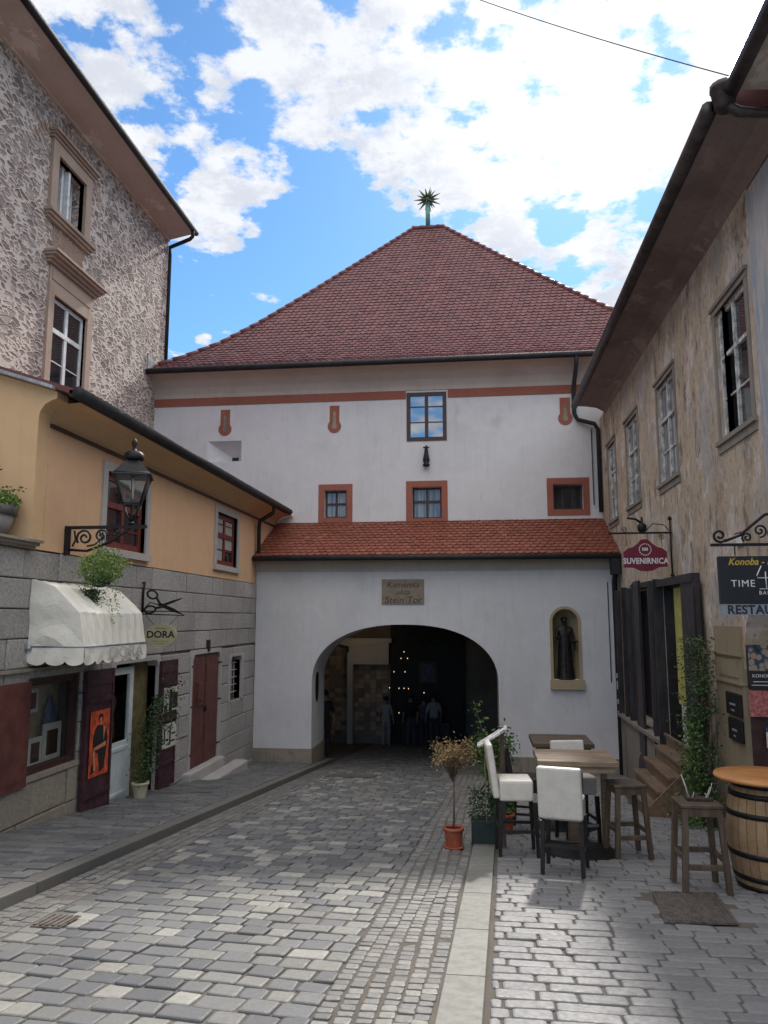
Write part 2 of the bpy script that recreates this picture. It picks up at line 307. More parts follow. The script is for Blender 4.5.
# ------------------------------------------------------------------ mesh helpers
WM = {}
class MB:
    def __init__(s): s.v = []; s.f = []; s.r = []; s.X = None; s.cur = None; s.sm = []; s.mi = []; s.m = 0; s.smooth = False
    def add(s, vs, fs, r=None):
        b = len(s.v)
        for p in vs:
            p = Vector(p); s.v.append(s.X @ p if s.X else p)
        rr = r if r is not None else (s.cur if s.cur is not None else rng.random())
        for f in fs: s.f.append(tuple(b + i for i in f)); s.r.append(rr); s.sm.append(s.smooth); s.mi.append(s.m)
        return s
    def box(s, x0, x1, y0, y1, z0, z1, r=None):
        return s.add([(x, y, z) for x in (x0, x1) for y in (y0, y1) for z in (z0, z1)],
                     [(0, 1, 3, 2), (4, 6, 7, 5), (0, 4, 5, 1), (2, 3, 7, 6), (0, 2, 6, 4), (1, 5, 7, 3)], r)
    def fbox(s, F, u0, u1, z0, z1, d0, d1, r=None):
        return s.add([F(u, z, d) for u in (u0, u1) for z in (z0, z1) for d in (d0, d1)],
                     [(0, 1, 3, 2), (4, 6, 7, 5), (0, 4, 5, 1), (2, 3, 7, 6), (0, 2, 6, 4), (1, 5, 7, 3)], r)
    def block(s, F, u0, u1, z0, z1, d0, d1, bev=.012, jit=0, r=None):
        """raised stone: back ring d1 (deep), shoulder ring, front face at d0"""
        j = lambda: rng.uniform(-jit, jit)
        vs = [F(u0 + j(), z0 + j(), d1), F(u1 + j(), z0 + j(), d1), F(u1 + j(), z1 + j(), d1), F(u0 + j(), z1 + j(), d1)]
        a = [(u0 + j(), z0 + j()), (u1 + j(), z0 + j()), (u1 + j(), z1 + j()), (u0 + j(), z1 + j())]
        vs += [F(u, z, d0 + bev * .7) for u, z in a]
        cu, cz = (u0 + u1) / 2, (z0 + z1) / 2
        dd = [d0 + j() * .4 for _ in range(4)]
        vs += [F(u + (bev if u < cu else -bev), z + (bev if z < cz else -bev), dd[i]) for i, (u, z) in enumerate(a)]
        fs = []
        for k in (0, 4):
            for i in range(4): n = (i + 1) % 4; fs.append((k + i, k + n, k + 4 + n, k + 4 + i))
        fs.append((8, 9, 10, 11)); return s.add(vs, fs, r)
    def sett(s, F, u0, u1, z0, z1, d0, d1, bev=.012, jit=0, r=None, cc=.013):
        cc = min(cc, (u1 - u0) * .3, (z1 - z0) * .3); rings = []
        jj = [(rng.uniform(-jit, jit), rng.uniform(-jit, jit)) for _ in range(8)]; ta, tb = rng.uniform(-.02, .02), rng.uniform(-.02, .02)
        for ins, dep in ((0, d1), (0, d0 + bev * .7), (bev * .35, d0 + bev * .22), (bev * 1.1, d0)):
            a, b, c, d, k = u0 + ins, u1 - ins, z0 + ins, z1 - ins, cc + ins * .2
            P = [(a + k, c), (b - k, c), (b, c + k), (b, d - k), (b - k, d), (a + k, d), (a, d - k), (a, c + k)]
            rings.append([F(p[0] + q[0], p[1] + q[1], dep + (((p[0] - u0) * ta + (p[1] - z0) * tb) if dep < .015 else 0)) for p, q in zip(P, jj)])
        vs = [v for rg in rings for v in rg]; fs = [(k * 8 + i, k * 8 + (i + 1) % 8, k * 8 + 8 + (i + 1) % 8, k * 8 + 8 + i) for k in range(3) for i in range(8)] + [tuple(range(24, 32))]
        s.add(vs, fs, r); return s
    def prism(s, F, poly, d0, d1, r=None):
        n = len(poly); vs = [F(u, z, d0) for u, z in poly] + [F(u, z, d1) for u, z in poly]
        fs = [tuple(range(n)), tuple(range(2 * n - 1, n - 1, -1))] + [(i, i + n, (i + 1) % n + n, (i + 1) % n) for i in range(n)]
        return s.add(vs, fs, r)
    def tube(s, pts, rad, n=8, cap=True, r=None, flat=1.0):
        pts = [Vector(p) for p in pts]; m = len(pts); rads = rad if isinstance(rad, (list, tuple)) else [rad] * m
        rings = []; up = None
        for i, p in enumerate(pts):
            d = (pts[min(i + 1, m - 1)] - pts[max(i - 1, 0)])
            if d.length < 1e-9: d = Vector((0, 0, 1))
            d.normalize()
            if up is None: up = Vector((0, 0, 1)) if abs(d.z) < .95 else Vector((1, 0, 0))
            a = d.cross(up)
            if a.length < 1e-4: a = d.cross(Vector((1, .1, 0)))
            a.normalize(); b = a.cross(d).normalized(); up = b
            rings.append([p + (a * math.cos(2 * math.pi * k / n) + b * math.sin(2 * math.pi * k / n) * flat) * rads[i] for k in range(n)])
        vs = [v for rg in rings for v in rg]; fs = []
        for i in range(m - 1):
            for k in range(n): fs.append((i * n + k, i * n + (k + 1) % n, (i + 1) * n + (k + 1) % n, (i + 1) * n + k))
        if cap: fs += [tuple(range(n))[::-1], tuple((m - 1) * n + k for k in range(n))]
        o = s.smooth; s.smooth = True; s.add(vs, fs, r); s.smooth = o; return s
    def lathe(s, prof, c=(0, 0, 0), n=20, r=None, sx=1, sy=1, cap=True):
        vs = []; fs = []
        for (rad, z) in prof:
            for k in range(n): a = 2 * math.pi * k / n; vs.append((c[0] + rad * sx * math.cos(a), c[1] + rad * sy * math.sin(a), c[2] + z))
        m = len(prof)
        for i in range(m - 1):
            for k in range(n): fs.append((i * n + k, i * n + (k + 1) % n, (i + 1) * n + (k + 1) % n, (i + 1) * n + k))
        if cap: fs += [tuple(range(n))[::-1], tuple((m - 1) * n + k for k in range(n))]
        o = s.smooth; s.smooth = True; s.add(vs, fs, r); s.smooth = o; return s
    def leaf(s, p, size, r=None, d=None):
        d = d or Vector((rng.gauss(0, 1), rng.gauss(0, 1), rng.gauss(0, .7)))
        if d.length < .01: d = Vector((1, 0, 0))
        d.normalize(); q = d.cross(Vector((rng.gauss(0, 1), rng.gauss(0, 1), rng.gauss(0, 1))))
        if q.length < .01: q = Vector((0, 0, 1))
        q.normalize(); p = Vector(p); w_ = size * .32; nn_ = d.cross(q) * size * .12
        return s.add([p, p + d * size * .5 + q * w_ + nn_, p + d * size, p + d * size * .5 - q * w_ + nn_], [(0, 1, 2), (0, 2, 3)], r)
    def build(s, name, mats, parent=None, bevel=0, origin=None, seg=1):
        if not isinstance(mats, (list, tuple)): mats = [mats]
        vs = s.v
        me = bpy.data.meshes.new(name)
        if parent is not None and parent.name in WM: Wm = WM[parent.name]
        else:
            if parent is None:
                if origin is None:
                    xs = [v.x for v in vs]; ys = [v.y for v in vs]; zs = [v.z for v in vs]
                    origin = ((min(xs) + max(xs)) / 2, (min(ys) + max(ys)) / 2, min(zs))
                Wm = Matrix.Translation(origin)
            else: Wm = Matrix.Identity(4)
        inv = Wm.inverted()
        me.from_pydata([inv @ v for v in vs], [], s.f)
        me.polygons.foreach_set('use_smooth', s.sm); me.polygons.foreach_set('material_index', s.mi)
        at = me.attributes.new('rnd', 'FLOAT', 'FACE'); at.data.foreach_set('value', s.r)
        for m in mats: me.materials.append(M(m) if isinstance(m, str) else m)
        bm = bmesh.new(); bm.from_mesh(me)
        bmesh.ops.recalc_face_normals(bm, faces=bm.faces)
        if bevel: bmesh.ops.bevel(bm, geom=list(bm.edges), offset=bevel, segments=seg, profile=.6, affect='EDGES', clamp_overlap=True)
        bm.to_mesh(me); bm.free(); me.update()
        o = bpy.data.objects.new(name, me); COL.objects.link(o)
        if parent is not None: o.parent = parent
        else: o.matrix_world = Wm
        WM[o.name] = Wm
        return o
def tag(o, label=None, cat=None, group=None, kind=None):
    if label: o['label'] = label
    if cat: o['category'] = cat
    if group: o['group'] = group
    if kind: o['kind'] = kind
    return o
def thing(name, label, cat, loc=(0, 0, 0), rz=0, group=None):
    o = bpy.data.objects.new(name, None); COL.objects.link(o); o.location = loc; o.rotation_euler = (0, 0, rz); o.empty_display_size = .2
    WM[o.name] = Matrix.Translation(loc) @ Matrix.Rotation(rz, 4, 'Z'); return tag(o, label, cat, group)
def copy_tree(o, parent=None):
    c = o.copy(); COL.objects.link(c); c.parent = parent
    WM[c.name] = WM.get(o.name, Matrix.Identity(4))
    for ch in list(o.children): copy_tree(ch, c)
    return c
def text(body, size, name, mat, parent, F, u, z, d, align='CENTER', shear=0, space=1, ext=.003, sx=1, bold=0):
    cu = bpy.data.curves.new(name, 'FONT'); cu.body = body; cu.size = size; cu.align_x = align; cu.align_y = 'CENTER'; cu.shear = shear
    cu.space_character = space; cu.extrude = ext; cu.offset = bold; cu.resolution_u = 3
    to = bpy.data.objects.new(name + '_src', cu); COL.objects.link(to)
    dg = bpy.context.evaluated_depsgraph_get(); me = bpy.data.meshes.new_from_object(to.evaluated_get(dg)); me.name = name
    bpy.data.objects.remove(to); bpy.data.curves.remove(cu)
    inv = WM[parent.name].inverted()
    for v in me.vertices: v.co = inv @ Vector(F(u + v.co.x * sx, z + v.co.y, d - v.co.z))
    me.materials.clear(); me.materials.append(M(mat))
    o = bpy.data.objects.new(name, me); COL.objects.link(o); o.parent = parent; WM[o.name] = WM[parent.name]; return o
def FL(X): return lambda u, z, d: (X - d, u, z)      # wall facing +X, u runs along Y
def FR(X): return lambda u, z, d: (X + d, u, z)      # wall facing -X
def FF(Y): return lambda u, z, d: (u, Y + d, z)      # wall facing the camera (-Y)
XL, XT, XR, YA, YM = -5.2, -8.68, 3.15, 17.65, 19.35

def wall_grid(mb, F, u0, u1, z0, z1, holes, d0=0., depth=.3, step=None):
    us = sorted(set([u0, u1] + [h[0] for h in holes] + [h[1] for h in holes])); zs = sorted(set([z0, z1] + [h[2] for h in holes] + [h[3] for h in holes]))
    us = [u for u in us if u0 <= u <= u1]; zs = [z for z in zs if z0 <= z <= z1]
    for a, b in zip(us, us[1:]):
        for c, d in zip(zs, zs[1:]):
            mu, mz = (a + b) / 2, (c + d) / 2
            if any(h[0] < mu < h[1] and h[2] < mz < h[3] for h in holes): continue
            mb.add([F(a, c, d0), F(b, c, d0), F(b, d, d0), F(a, d, d0)], [(0, 1, 2, 3)])
    for h in holes:
        a, b, c, d = h[:4]
        mb.add([F(a, c, d0), F(b, c, d0), F(b, d, d0), F(a, d, d0), F(a, c, d0 + depth), F(b, c, d0 + depth), F(b, d, d0 + depth), F(a, d, d0 + depth)],
               [(0, 1, 5, 4), (1, 2, 6, 5), (2, 3, 7, 6), (3, 0, 4, 7)])
def subtract(rect, holes):
    rs = [rect]
    for h in holes:
        o = []
        for (a, b, c, d) in rs:
            if h[1] <= a or h[0] >= b or h[3] <= c or h[2] >= d: o.append((a, b, c, d)); continue
            if a < h[0]: o.append((a, h[0], c, d))
            if b > h[1]: o.append((h[1], b, c, d))
            m0, m1 = max(a, h[0]), min(b, h[1])
            if c < h[2]: o.append((m0, m1, c, h[2]))
            if d > h[3]: o.append((m0, m1, h[3], d))
        rs = o
    return [q for q in rs if q[1] - q[0] > .04 and q[3] - q[2] > .03]
def ashlar(mb, F, u0, u1, z0, z1, holes, ch=.37, bl=(.6, 1.0), dfront=-.0, joint=.014):
    z = z1
    while z > z0:
        c = max(z0, z - ch * rng.uniform(.97, 1.03)); u = u0 - rng.uniform(0, bl[0])
        while u < u1:
            e = u + rng.uniform(*bl); a, b = max(u, u0), min(e, u1)
            if b - a > .08:
                rr = rng.random(); dep = dfront + rng.uniform(-.012, .008)
                for q in subtract((a + joint / 2, b - joint / 2, c + joint / 2, z - joint / 2), holes):
                    mb.block(F, q[0], q[1], q[2], q[3], dep, .05, .012, .003, rr)
            u = e
        z = c
def window(F, parent, u0, u1, z0, z1, d, frame='white_frame', glass='glass_dark', fw=.07, cols=2, rows=(0.36,), mun=(), mw=.05, depth=.05, name='window'):
    """casement: outer frame, mullions, transoms (fractions from the top), thin glazing bars (mun), panes"""
    m = MB(); m.fbox(F, u0, u0 + fw, z0, z1, d, d + depth); m.fbox(F, u1 - fw, u1, z0, z1, d, d + depth)
    m.fbox(F, u0 + fw, u1 - fw, z0, z0 + fw, d + .002, d + depth); m.fbox(F, u0 + fw, u1 - fw, z1 - fw, z1, d + .002, d + depth)
    H = z1 - z0
    for k in range(1, cols): c = u0 + (u1 - u0) * k / cols; m.fbox(F, c - mw / 2, c + mw / 2, z0 + fw, z1 - fw, d - .008, d + depth - .004)
    for rr in rows: zz = z1 - H * rr; m.fbox(F, u0 + fw, u1 - fw, zz - mw / 2, zz + mw / 2, d - .014, d + depth - .008)
    for rr in mun: zz = z1 - H * rr; m.fbox(F, u0 + fw, u1 - fw, zz - .012, zz + .012, d + .006, d + depth - .012)
    wo = m.build(name, frame, parent)
    p = MB(); p.fbox(F, u0 + fw * .5, u1 - fw * .5, z0 + fw * .5, z1 - fw * .5, d + depth * .55, d + depth * .55 + .01); p.build('pane', glass, wo)
    return wo
def moulding(mb, F, u0, u1, z, prof):
    """horizontal trim: list of (height, projection) courses going up from z"""
    for h, pj in prof: mb.fbox(F, u0 - pj * .5, u1 + pj * .5, z, z + h - .0005, -pj, .02); z += h
def arc(cx, cz, rx, rz, a0, a1, n): return [(cx + rx * math.cos(R(a0 + (a1 - a0) * i / n)), cz + rz * math.sin(R(a0 + (a1 - a0) * i / n))) for i in range(n + 1)]

# ------------------------------------------------------------------ ground and paving
m = MB(); ys = [-300, -60, -20, 0, 17, 33, 45, 300]; zz = lambda y: g(max(-22, min(y, 34)))
for a, b in zip(ys, ys[1:]): m.add([(-300, a, zz(a) - .012), (300, a, zz(a) - .012), (300, b, zz(b) - .012), (-300, b, zz(b) - .012)], [(0, 1, 2, 3)])
tag(m.build('ground', 'mortar', origin=(0, 0, 0)), kind='structure')
def sx0(y): return -.25 + .033 * (y - 4.18)           # left edge of the pale slab strip
def sx1(y): return 0.0 + .033 * (y - 4.18)            # right edge
KX = -3.6                                             # face of the left kerb
def GF(rot=0, c=(0, 0), h=0):
    cs, sn = math.cos(rot), math.sin(rot)
    def F(u, v, d):
        x = c[0] + u * cs - v * sn; y = c[1] + u * sn + v * cs
        return (x, y, g(y) + h - d)
    return F
def bump_at(x, y): return .006 * mnoise.noise(Vector((x * .9, y * .9, 0)))
def pave(name, mat, rowh, lens, gap, inside, bounds, rot=0, h=0, jit=.006, bev=.01, colfun=None, tilt=.004, clip=None):
    m = MB(); F0 = GF(rot, (0, 0), h); v = bounds[2]
    while v < bounds[3]:
        rh = rowh * rng.uniform(.9, 1.1); u = bounds[0] - rng.uniform(0, lens[1])
        cl_ = clip(v) if clip else None
        while u < bounds[1]:
            L = rng.uniform(*lens) if rng.random() > .14 else lens[1] * rng.uniform(1.05, 1.35)
            x, y, _ = F0(u + L / 2, v + rh / 2, 0)
            ins = inside(x, y)
            u_ = u; L_ = L
            if cl_ is not None:
                ins = u + L > cl_ and inside(*F0(max(u + L / 2, cl_ + .05), v + rh / 2, 0)[:2])
                if ins and u < cl_: L_ = u + L - cl_; u_ = cl_; ins = L_ > .05
            else:
                ia = inside(*F0(u, v + rh / 2, 0)[:2]); ib = inside(*F0(u + L, v + rh / 2, 0)[:2])
                if ia != ib:
                    lo, hi = u, u + L
                    for _ in range(8):
                        md = (lo + hi) / 2
                        if inside(*F0(md, v + rh / 2, 0)[:2]) == ia: lo = md
                        else: hi = md
                    if ia: L_ = lo - u
                    else: u_ = hi; L_ = u + L - hi
                    ins = L_ > .045
            if ins:
                up = rng.uniform(-tilt, tilt) + bump_at(x, y)
                rr = colfun(x, y) if colfun else rng.random()
                m.sett(lambda a, b, d: F0(a, b, d - up if d < .02 else d), u_ + gap / 2, u_ + L_ - gap / 2, v + gap / 2, v + rh - gap / 2, 0, .03, bev, jit, rr)
            u += L
        v += rh
    return tag(m.build(name, mat, origin=(0, 0, 0)), kind='structure')
def road_col(x, y):
    # pale and dark setts mixed, tone drifting at random in broad patches
    b = .42 + .35 * mnoise.noise(Vector((x * .5, y * .35, 3)))
    return min(1, max(0, rng.gauss(b, .34)))
GUT = .6
pave('road', 'setts', .172, (.15, .215), .014, lambda x, y: KX + .42 < x < sx0(y) - GUT - .01 and 1.5 < y < 17.3 and not (-3.14 < x < -2.9 and 5.3 < y < 5.62), (-9, 6, -1, 20), R(-6), 0, .006, .012, road_col, .006)
pave('road_inside_gate', 'pavement_setts', .165, (.17, .25), .016, lambda x, y: -3.6 < x < .3 and 17.3 <= y < 27, (-6, 3, 17, 27.5), 0, 0, .006, .012, None, .004)
# gutters of small setts: columns that follow the strip and the kerb
m = MB()
for k in range(6):
    y = 1.6
    while y < 16.8:
        L = rng.uniform(.075, .10); wob = .012 * math.sin(y * 2.1 + k)
        x1 = sx0(y) - .02 - k * GUT / 6 - wob; x0 = x1 - GUT / 6 + .014
        up = bump_at(x0, y) + rng.uniform(-.004, .004) - .006
        m.sett(lambda a, b, d: (a, b, g(b) - (d - up if d < .02 else d)), x0, x1, y, y + L - .012, 0, .03, .007, .005, min(1, max(0, rng.gauss(.55, .3))), .009)
        y += L
for k in range(4):
    y = 1.6
    while y < 17.2:
        L = rng.uniform(.09, .14); x0 = KX + .015 + k * .1; up = bump_at(x0, y) + rng.uniform(-.004, .004) - .004
        m.sett(lambda a, b, d: (a, b, g(b) - (d - up if d < .02 else d)), x0, x0 + .084, y, y + L - .012, 0, .03, .007, .005, min(1, max(0, rng.gauss(.4, .25))), .009)
        y += L
tag(m.build('gutter_setts', 'small_setts', origin=(0, 0, 0)), kind='structure')
m = MB(); y = 1.0
while y < 15.2:
    L = rng.uniform(.85, 1.15); e = min(15.2, y + L)
    m.add([(sx0(y) + .005, y + .003, g(y) + .012), (sx1(y) - .01, y + .003, g(y) + .012), (sx1(e) - .01, e - .004, g(e) + .012), (sx0(e) + .005, e - .004, g(e) + .012),
           (sx0(y) + .005, y + .003, g(y) - .03), (sx1(y) - .01, y + .003, g(y) - .03), (sx1(e) - .01, e - .004, g(e) - .03), (sx0(e) + .005, e - .004, g(e) - .03)],
          [(0, 1, 2, 3), (0, 1, 5, 4), (1, 2, 6, 5), (2, 3, 7, 6), (3, 0, 4, 7)])
    y = e
tag(m.build('kerb_strip', 'pale_slab', origin=(0, 0, 0), bevel=.004), kind='structure')
pave('terrace_paving', 'pavers', .138, (.22, .29), .014, lambda x, y: sx1(y) - .12 < x < 3.5 and 1.5 < y < 17.5 and not (1.37 < x < 1.89 and 6.14 < y < 7.08), (0, 3.6, 1.5, 17.6), 0, .002, .004, .012, None, .003, lambda v: sx1(v) + .02)
# left pavement, raised behind its kerb
PH = .09
pave('pavement', 'pavement_setts', .115, (.2, .36), .012, lambda x, y: XL - .1 < x < KX - .17, (-5.3, -3.6, -1, 17.62), 0, PH, .004, .008, None, .003)
m = MB(); m.add([(XL - .05, -3, g(-3) + PH - .009), (KX - .14, -3, g(-3) + PH - .009), (KX - .14, 17.6, g(17.6) + PH - .009), (XL - .05, 17.6, g(17.6) + PH - .009)], [(0, 1, 2, 3)])
tag(m.build('pavement_bed', 'mortar', origin=(0, 0, 0)), kind='structure')
m = MB(); y = -3
while y < 19.2:
    L = rng.uniform(.7, 1.3); e = min(19.2, y + L)
    for (xa, xb, hh) in ((KX - .15, KX, PH),):
        m.add([(xa, y + .004, g(y) + hh), (xb, y + .004, g(y) + hh - .004), (xb, e - .004, g(e) + hh - .004), (xa, e - .004, g(e) + hh),
               (xa, y + .004, g(y) - .03), (xb, y + .004, g(y) - .03), (xb, e - .004, g(e) - .03), (xa, e - .004, g(e) - .03)],
              [(0, 1, 2, 3), (4, 5, 1, 0), (1, 5, 6, 2), (7, 3, 2, 6), (0, 3, 7, 4)])
    y = e
tag(m.build('kerb', 'kerb_stone', origin=(0, 0, 0), bevel=.012, seg=2), kind='structure')

# ------------------------------------------------------------------ rubble tower house (far left)
th = thing('stone_house', 'tall rubble stone house with brown eaves rising behind the ochre house', 'house', (XT - 4, 14, g(14)))
F = FL(XT)
h1 = (14.0, 15.13, 9.97, 11.30); h2 = (14.14, 15.5, 6.28, 8.27)
YE = 19.82
m = MB(); wall_grid(m, F, 2.0, YE, 2.0, 12.45, [h1, h2], 0, .45)
m.add([(XT, YE, 2), (XT - 6, YE, 2), (XT - 6, YE, 12.45), (XT, YE, 12.45)], [(0, 1, 2, 3)])
m.build('wall', 'rubble', th)
for h in (h1, h2): m = MB(); m.fbox(F, h[0] - .1, h[1] + .1, h[2] - .1, h[3] + .1, .42, .6); m.build('inner_wall', 'poster_and_recess_black', th)
m = MB()
m.add([(XT + .02, 0, 12.42), (-7.90, 0, 12.50), (-7.90, 19.72, 12.50), (XT + .02, 19.83, 12.42)], [(0, 1, 2, 3)])
m.fbox(F, 0, YE, 12.36, 12.42, -.05, .02)
m.build('soffit', 'soffit_brown', th)
m = MB(); m.prism(FF(0), [(-7.88, 12.53), (-7.88, 12.62), (XT - 4, 14.6), (XT - 7, 14.6), (XT - 7, 12.53)], 0, 19.7); m.build('roof', 'tiles_purple', th)
m = MB(); m.tube([(-7.83, 0, 12.52), (-7.83, 19.75, 12.52)], .08, 10)
m.tube([(-7.83, 19.5, 12.5), (-7.84, 19.5, 12.30), (-7.95, 19.58, 12.27), (XT + .02, YE + .06, 12.22), (XT + .02, YE + .08, 12.0), (XT + .02, YE + .08, 8.2)], .055, 8)
m.build('gutter', 'gutter_metal', th)
def frame_trim(name, mat, hole, wd, top, side_pr=.06, sill=None):
    a, b, c, d = hole; m = MB()
    m.fbox(F, a - wd, a, c, d + wd * 1.1, -side_pr, .1); m.fbox(F, b, b + wd, c, d + wd * 1.1, -side_pr, .1)
    m.fbox(F, a, b, d, d + wd * 1.1, -side_pr + .003, .1)
    if top == 'corn':
        moulding(m, F, a - wd, b + wd, d + wd * 1.1 + .001, [(.06, .10), (.05, .15), (.05, .2)])
    else:
        m.fbox(F, a - wd * .9, b + wd * .9, d + wd * 1.1 + .001, d + wd * 1.1 + .38, -side_pr * .6, .02)
        m.fbox(F, a - wd * .5, b + wd * .5, d + wd * 1.1 + .08, d + wd * 1.1 + .30, -side_pr * .9, .02)
        moulding(m, F, a - wd * 1.2, b + wd * 1.2, d + wd * 1.1 + .381, [(.06, .10), (.06, .17), (.06, .25), (.05, .3)])
    if sill: moulding(m, F, a - wd * 1.1, b + wd * 1.1, c - .2, [(.06, .08), (.07, .13), (.07, .18)])
    return m.build(name, mat, th)
frame_trim('window_surround', 'surround_stone', h1, .24, 'corn', .07, True)
frame_trim('window_surround', 'surround_stone', h2, .2, 'big')
window(F, th, h1[0] + .02, h1[1] - .02, h1[2], h1[3], .26, 'white_frame', 'glass_dark', .08, 2, (.4,), (.7,), .07)
# inner white casement half open
m = MB(); m.fbox(F, 14.52, 14.6, h1[2], h1[3] - .05, .02, .24); m.fbox(F, 14.42, 14.5, h1[2], h1[3], .12, .3); m.build('casement', 'white_frame', th)
window(F, th, h2[0], h2[1], h2[2], h2[3], .05, 'white_frame', 'glass_dark', .09, 2, (.35,), (.68,), .10)
m = MB()                                              # thin brick relieving arch and jamb bricks
for i in range(22):
    a = R(30 + i * 120 / 21); cu, cz = 14.55, 10.6
    u = cu - 1.45 * math.cos(a); z = cz + 1.45 * math.sin(a) + .0
    q = (-math.cos(a), math.sin(a))
    tq = (q[1], -q[0]); w_ = .032
    m.prism(F, [(u + q[0] * -.13 + tq[0] * w_, z - q[1] * .13 + tq[1] * w_), (u + q[0] * .13 + tq[0] * w_, z + q[1] * .13 + tq[1] * w_),
                (u + q[0] * .13 - tq[0] * w_, z + q[1] * .13 - tq[1] * w_), (u - q[0] * .13 - tq[0] * w_, z - q[1] * .13 - tq[1] * w_)], -.012, .02)
m.build('brick_arch', 'thin_brick', th); m = MB()
for row in range(11):
    zb = 9.32 + row * .045
    if zb > 9.72: break
    u = 13.95 + rng.uniform(0, .1)
    while u < 15.2: m.fbox(F, u, u + .19, zb, zb + .036, -.008, .02); u += .205
m.build('brick_course', 'thin_brick', th)

# ------------------------------------------------------------------ ochre house with stone ground floor (left)
oh = thing('ochre_house', 'ochre upper storey over a grey ashlar ground floor with shop openings', 'house', (XL - 2, 12, g(12)))
F = FL(XL)
w1 = (10.10, 11.42, 2.60, 3.68); w2 = (14.74, 16.06, 2.68, 3.74)
m = MB(); wall_grid(m, F, 8.603, YM - .003, 2.41, 4.32, [w1, w2], 0, .25); m.build('upper_wall', 'ochre_plaster', oh)
m = MB()                                              # gable end with its cove silhouette
cove = [(-5.2, 3.98), (-5.19, 4.06), (-5.13, 4.15), (-5.04, 4.2), (-4.98, 4.22), (-4.98, 4.30)]
m.prism(FF(8.35), [(-8.6, 2.41), (-5.2, 2.41)] + cove + [(-8.6, 5.46)], -.001, .25); m.build('gable_wall', 'ochre_gable', oh)
m = MB()                                              # coved cornice under the eaves
for i in range(len(cove) - 2):
    (xa, za), (xb, zb) = cove[i], cove[i + 1]
    m.smooth = True; m.add([(xa + .004, 8.6, za), (xa + .004, YM - .005, za), (xb + .004, YM - .005, zb), (xb + .004, 8.6, zb)], [(0, 1, 2, 3)])
m.smooth = False
m.add([(-4.98, 8.6, 4.22), (-4.98, YM - .005, 4.22), (-4.75, YM - .005, 4.235), (-4.75, 8.6, 4.235)], [(0, 1, 2, 3)])
m.build('cornice', 'ochre_gable', oh)
m = MB(); m.fbox(F, 8.6, YM - .01, 3.93, 3.975, -.035, .01); m.build('string_moulding', 'brown_frame', oh)
m = MB(); m.prism(FF(0), [(-4.72, 4.24), (-4.72, 4.31), (-8.6, 5.58), (-8.6, 5.46)], 8.30, 18.72)
m.build('roof', 'tiles_purple', oh)
m = MB(); m.prism(FF(0), [(-4.98, 4.305), (-4.98, 4.345), (-8.62, 5.53), (-8.62, 5.48)], 8.20, 8.60); m.build('gable_flashing', 'zinc', oh)
m = MB(); m.tube([(-4.68, 8.28, 4.26), (-4.68, 18.7, 4.26)], .075, 10); m.box(-4.80, -4.70, 8.3, 18.7, 4.22, 4.30)
m.build('gutter', 'gutter_metal', oh)
m = MB(); m.tube([(-4.70, 17.3, 4.2), (-4.75, 17.35, 4.05), (-5.08, 17.42, 3.88), (-5.11, 17.45, 3.75), (-5.11, 17.45, 2.95)], .05, 8); m.build('downpipe', 'gutter_metal', oh)
for h in (w1, w2):
    m = MB(); q = .13
    m.fbox(F, h[0] - q, h[0], h[2] - .02, h[3] + q, -.03, .2); m.fbox(F, h[1], h[1] + q, h[2] - .02, h[3] + q, -.03, .2); m.fbox(F, h[0], h[1], h[3], h[3] + q, -.028, .2)
    m.fbox(F, h[0] - q - .02, h[1] + q + .02, h[2] - .12, h[2] - .021, -.07, .2)
    m.build('window_surround', 'light_surround', oh)
    wo = window(F, oh, h[0], h[1], h[2], h[3], .06, 'red_wood', 'glass_dark' , .10, 2, (.42,), (.72,) if h is w1 else (.2, .7), .09)
m = MB(); m.fbox(F, w2[0] + .1, w2[0] + .6, w2[2] + .1, w2[3] - .1, .075, .08); m.fbox(F, 15.5, 15.95, w2[2] + .35, w2[3] - .12, .075, .08); m.build('curtain', 'pale_cloth', oh)
# ashlar ground floor
HB = [(8.52, 9.68, -.22, .88), (10.57, 12.12, -1.16, .93), (13.66, 15.16, -1.20, .93), (15.84, 16.62, -.14, .79)]
m = MB(); wall_grid(m, F, -3, YA - .003, -2.2, 2.40, HB, .03, .35); m.build('masonry_core', 'mortar', oh)
m = MB(); ashlar(m, F, -3, 9.7, -2.2, -.285, [], .42, (.5, .8), -.01); m.build('rough_ashlar_wall', 'ashlar_rough', oh)
m = MB(); ashlar(m, F, -3, YA - .006, .99, 2.40, [], .345, (.55, .95)); ashlar(m, F, -3, YA - .006, -2.2, .985, [(-4, 9.7, -3, -.285)] + [(HB[0][0] - .02, HB[0][1] + .02, HB[0][2] - .02, HB[0][3] + .02)] + [(h[0] - .1, h[1] + .1, h[2], h[3] + .08) for h in HB[1:]], .37, (.5, .95)); m.build('ashlar_wall', 'ashlar', oh)
m = MB(); m.add([(XL, -3, 2.41), (XL, 8.35, 2.41), (-9, 8.35, 2.41), (-9, -3, 2.41)], [(0, 1, 2, 3)]); m.build('terrace_deck', 'grey_concrete', oh)
m = MB(); moulding(m, F, 5.0, 8.33, 2.405, [(.03, .06), (.035, .10), (.03, .14)]); m.build('coping', 'plinth_stone', oh)
for h in HB[1:]:
    m = MB(); q = .10; e_ = min(q, abs(h[3] - h[2]))
    m.prism(F, [(h[0] - q, h[2]), (h[0] - q, h[3] - .02), (h[0] - q + .06, h[3] + .08), (h[1] + q - .06, h[3] + .08), (h[1] + q, h[3] - .02), (h[1] + q, h[2]), (h[1], h[2]), (h[1], h[3] - .10), (h[1] - .08, h[3]), (h[0] + .08, h[3]), (h[0], h[3] - .10), (h[0], h[2])], -.022, .3)
    m.build('stone_surround', 'light_surround', oh)
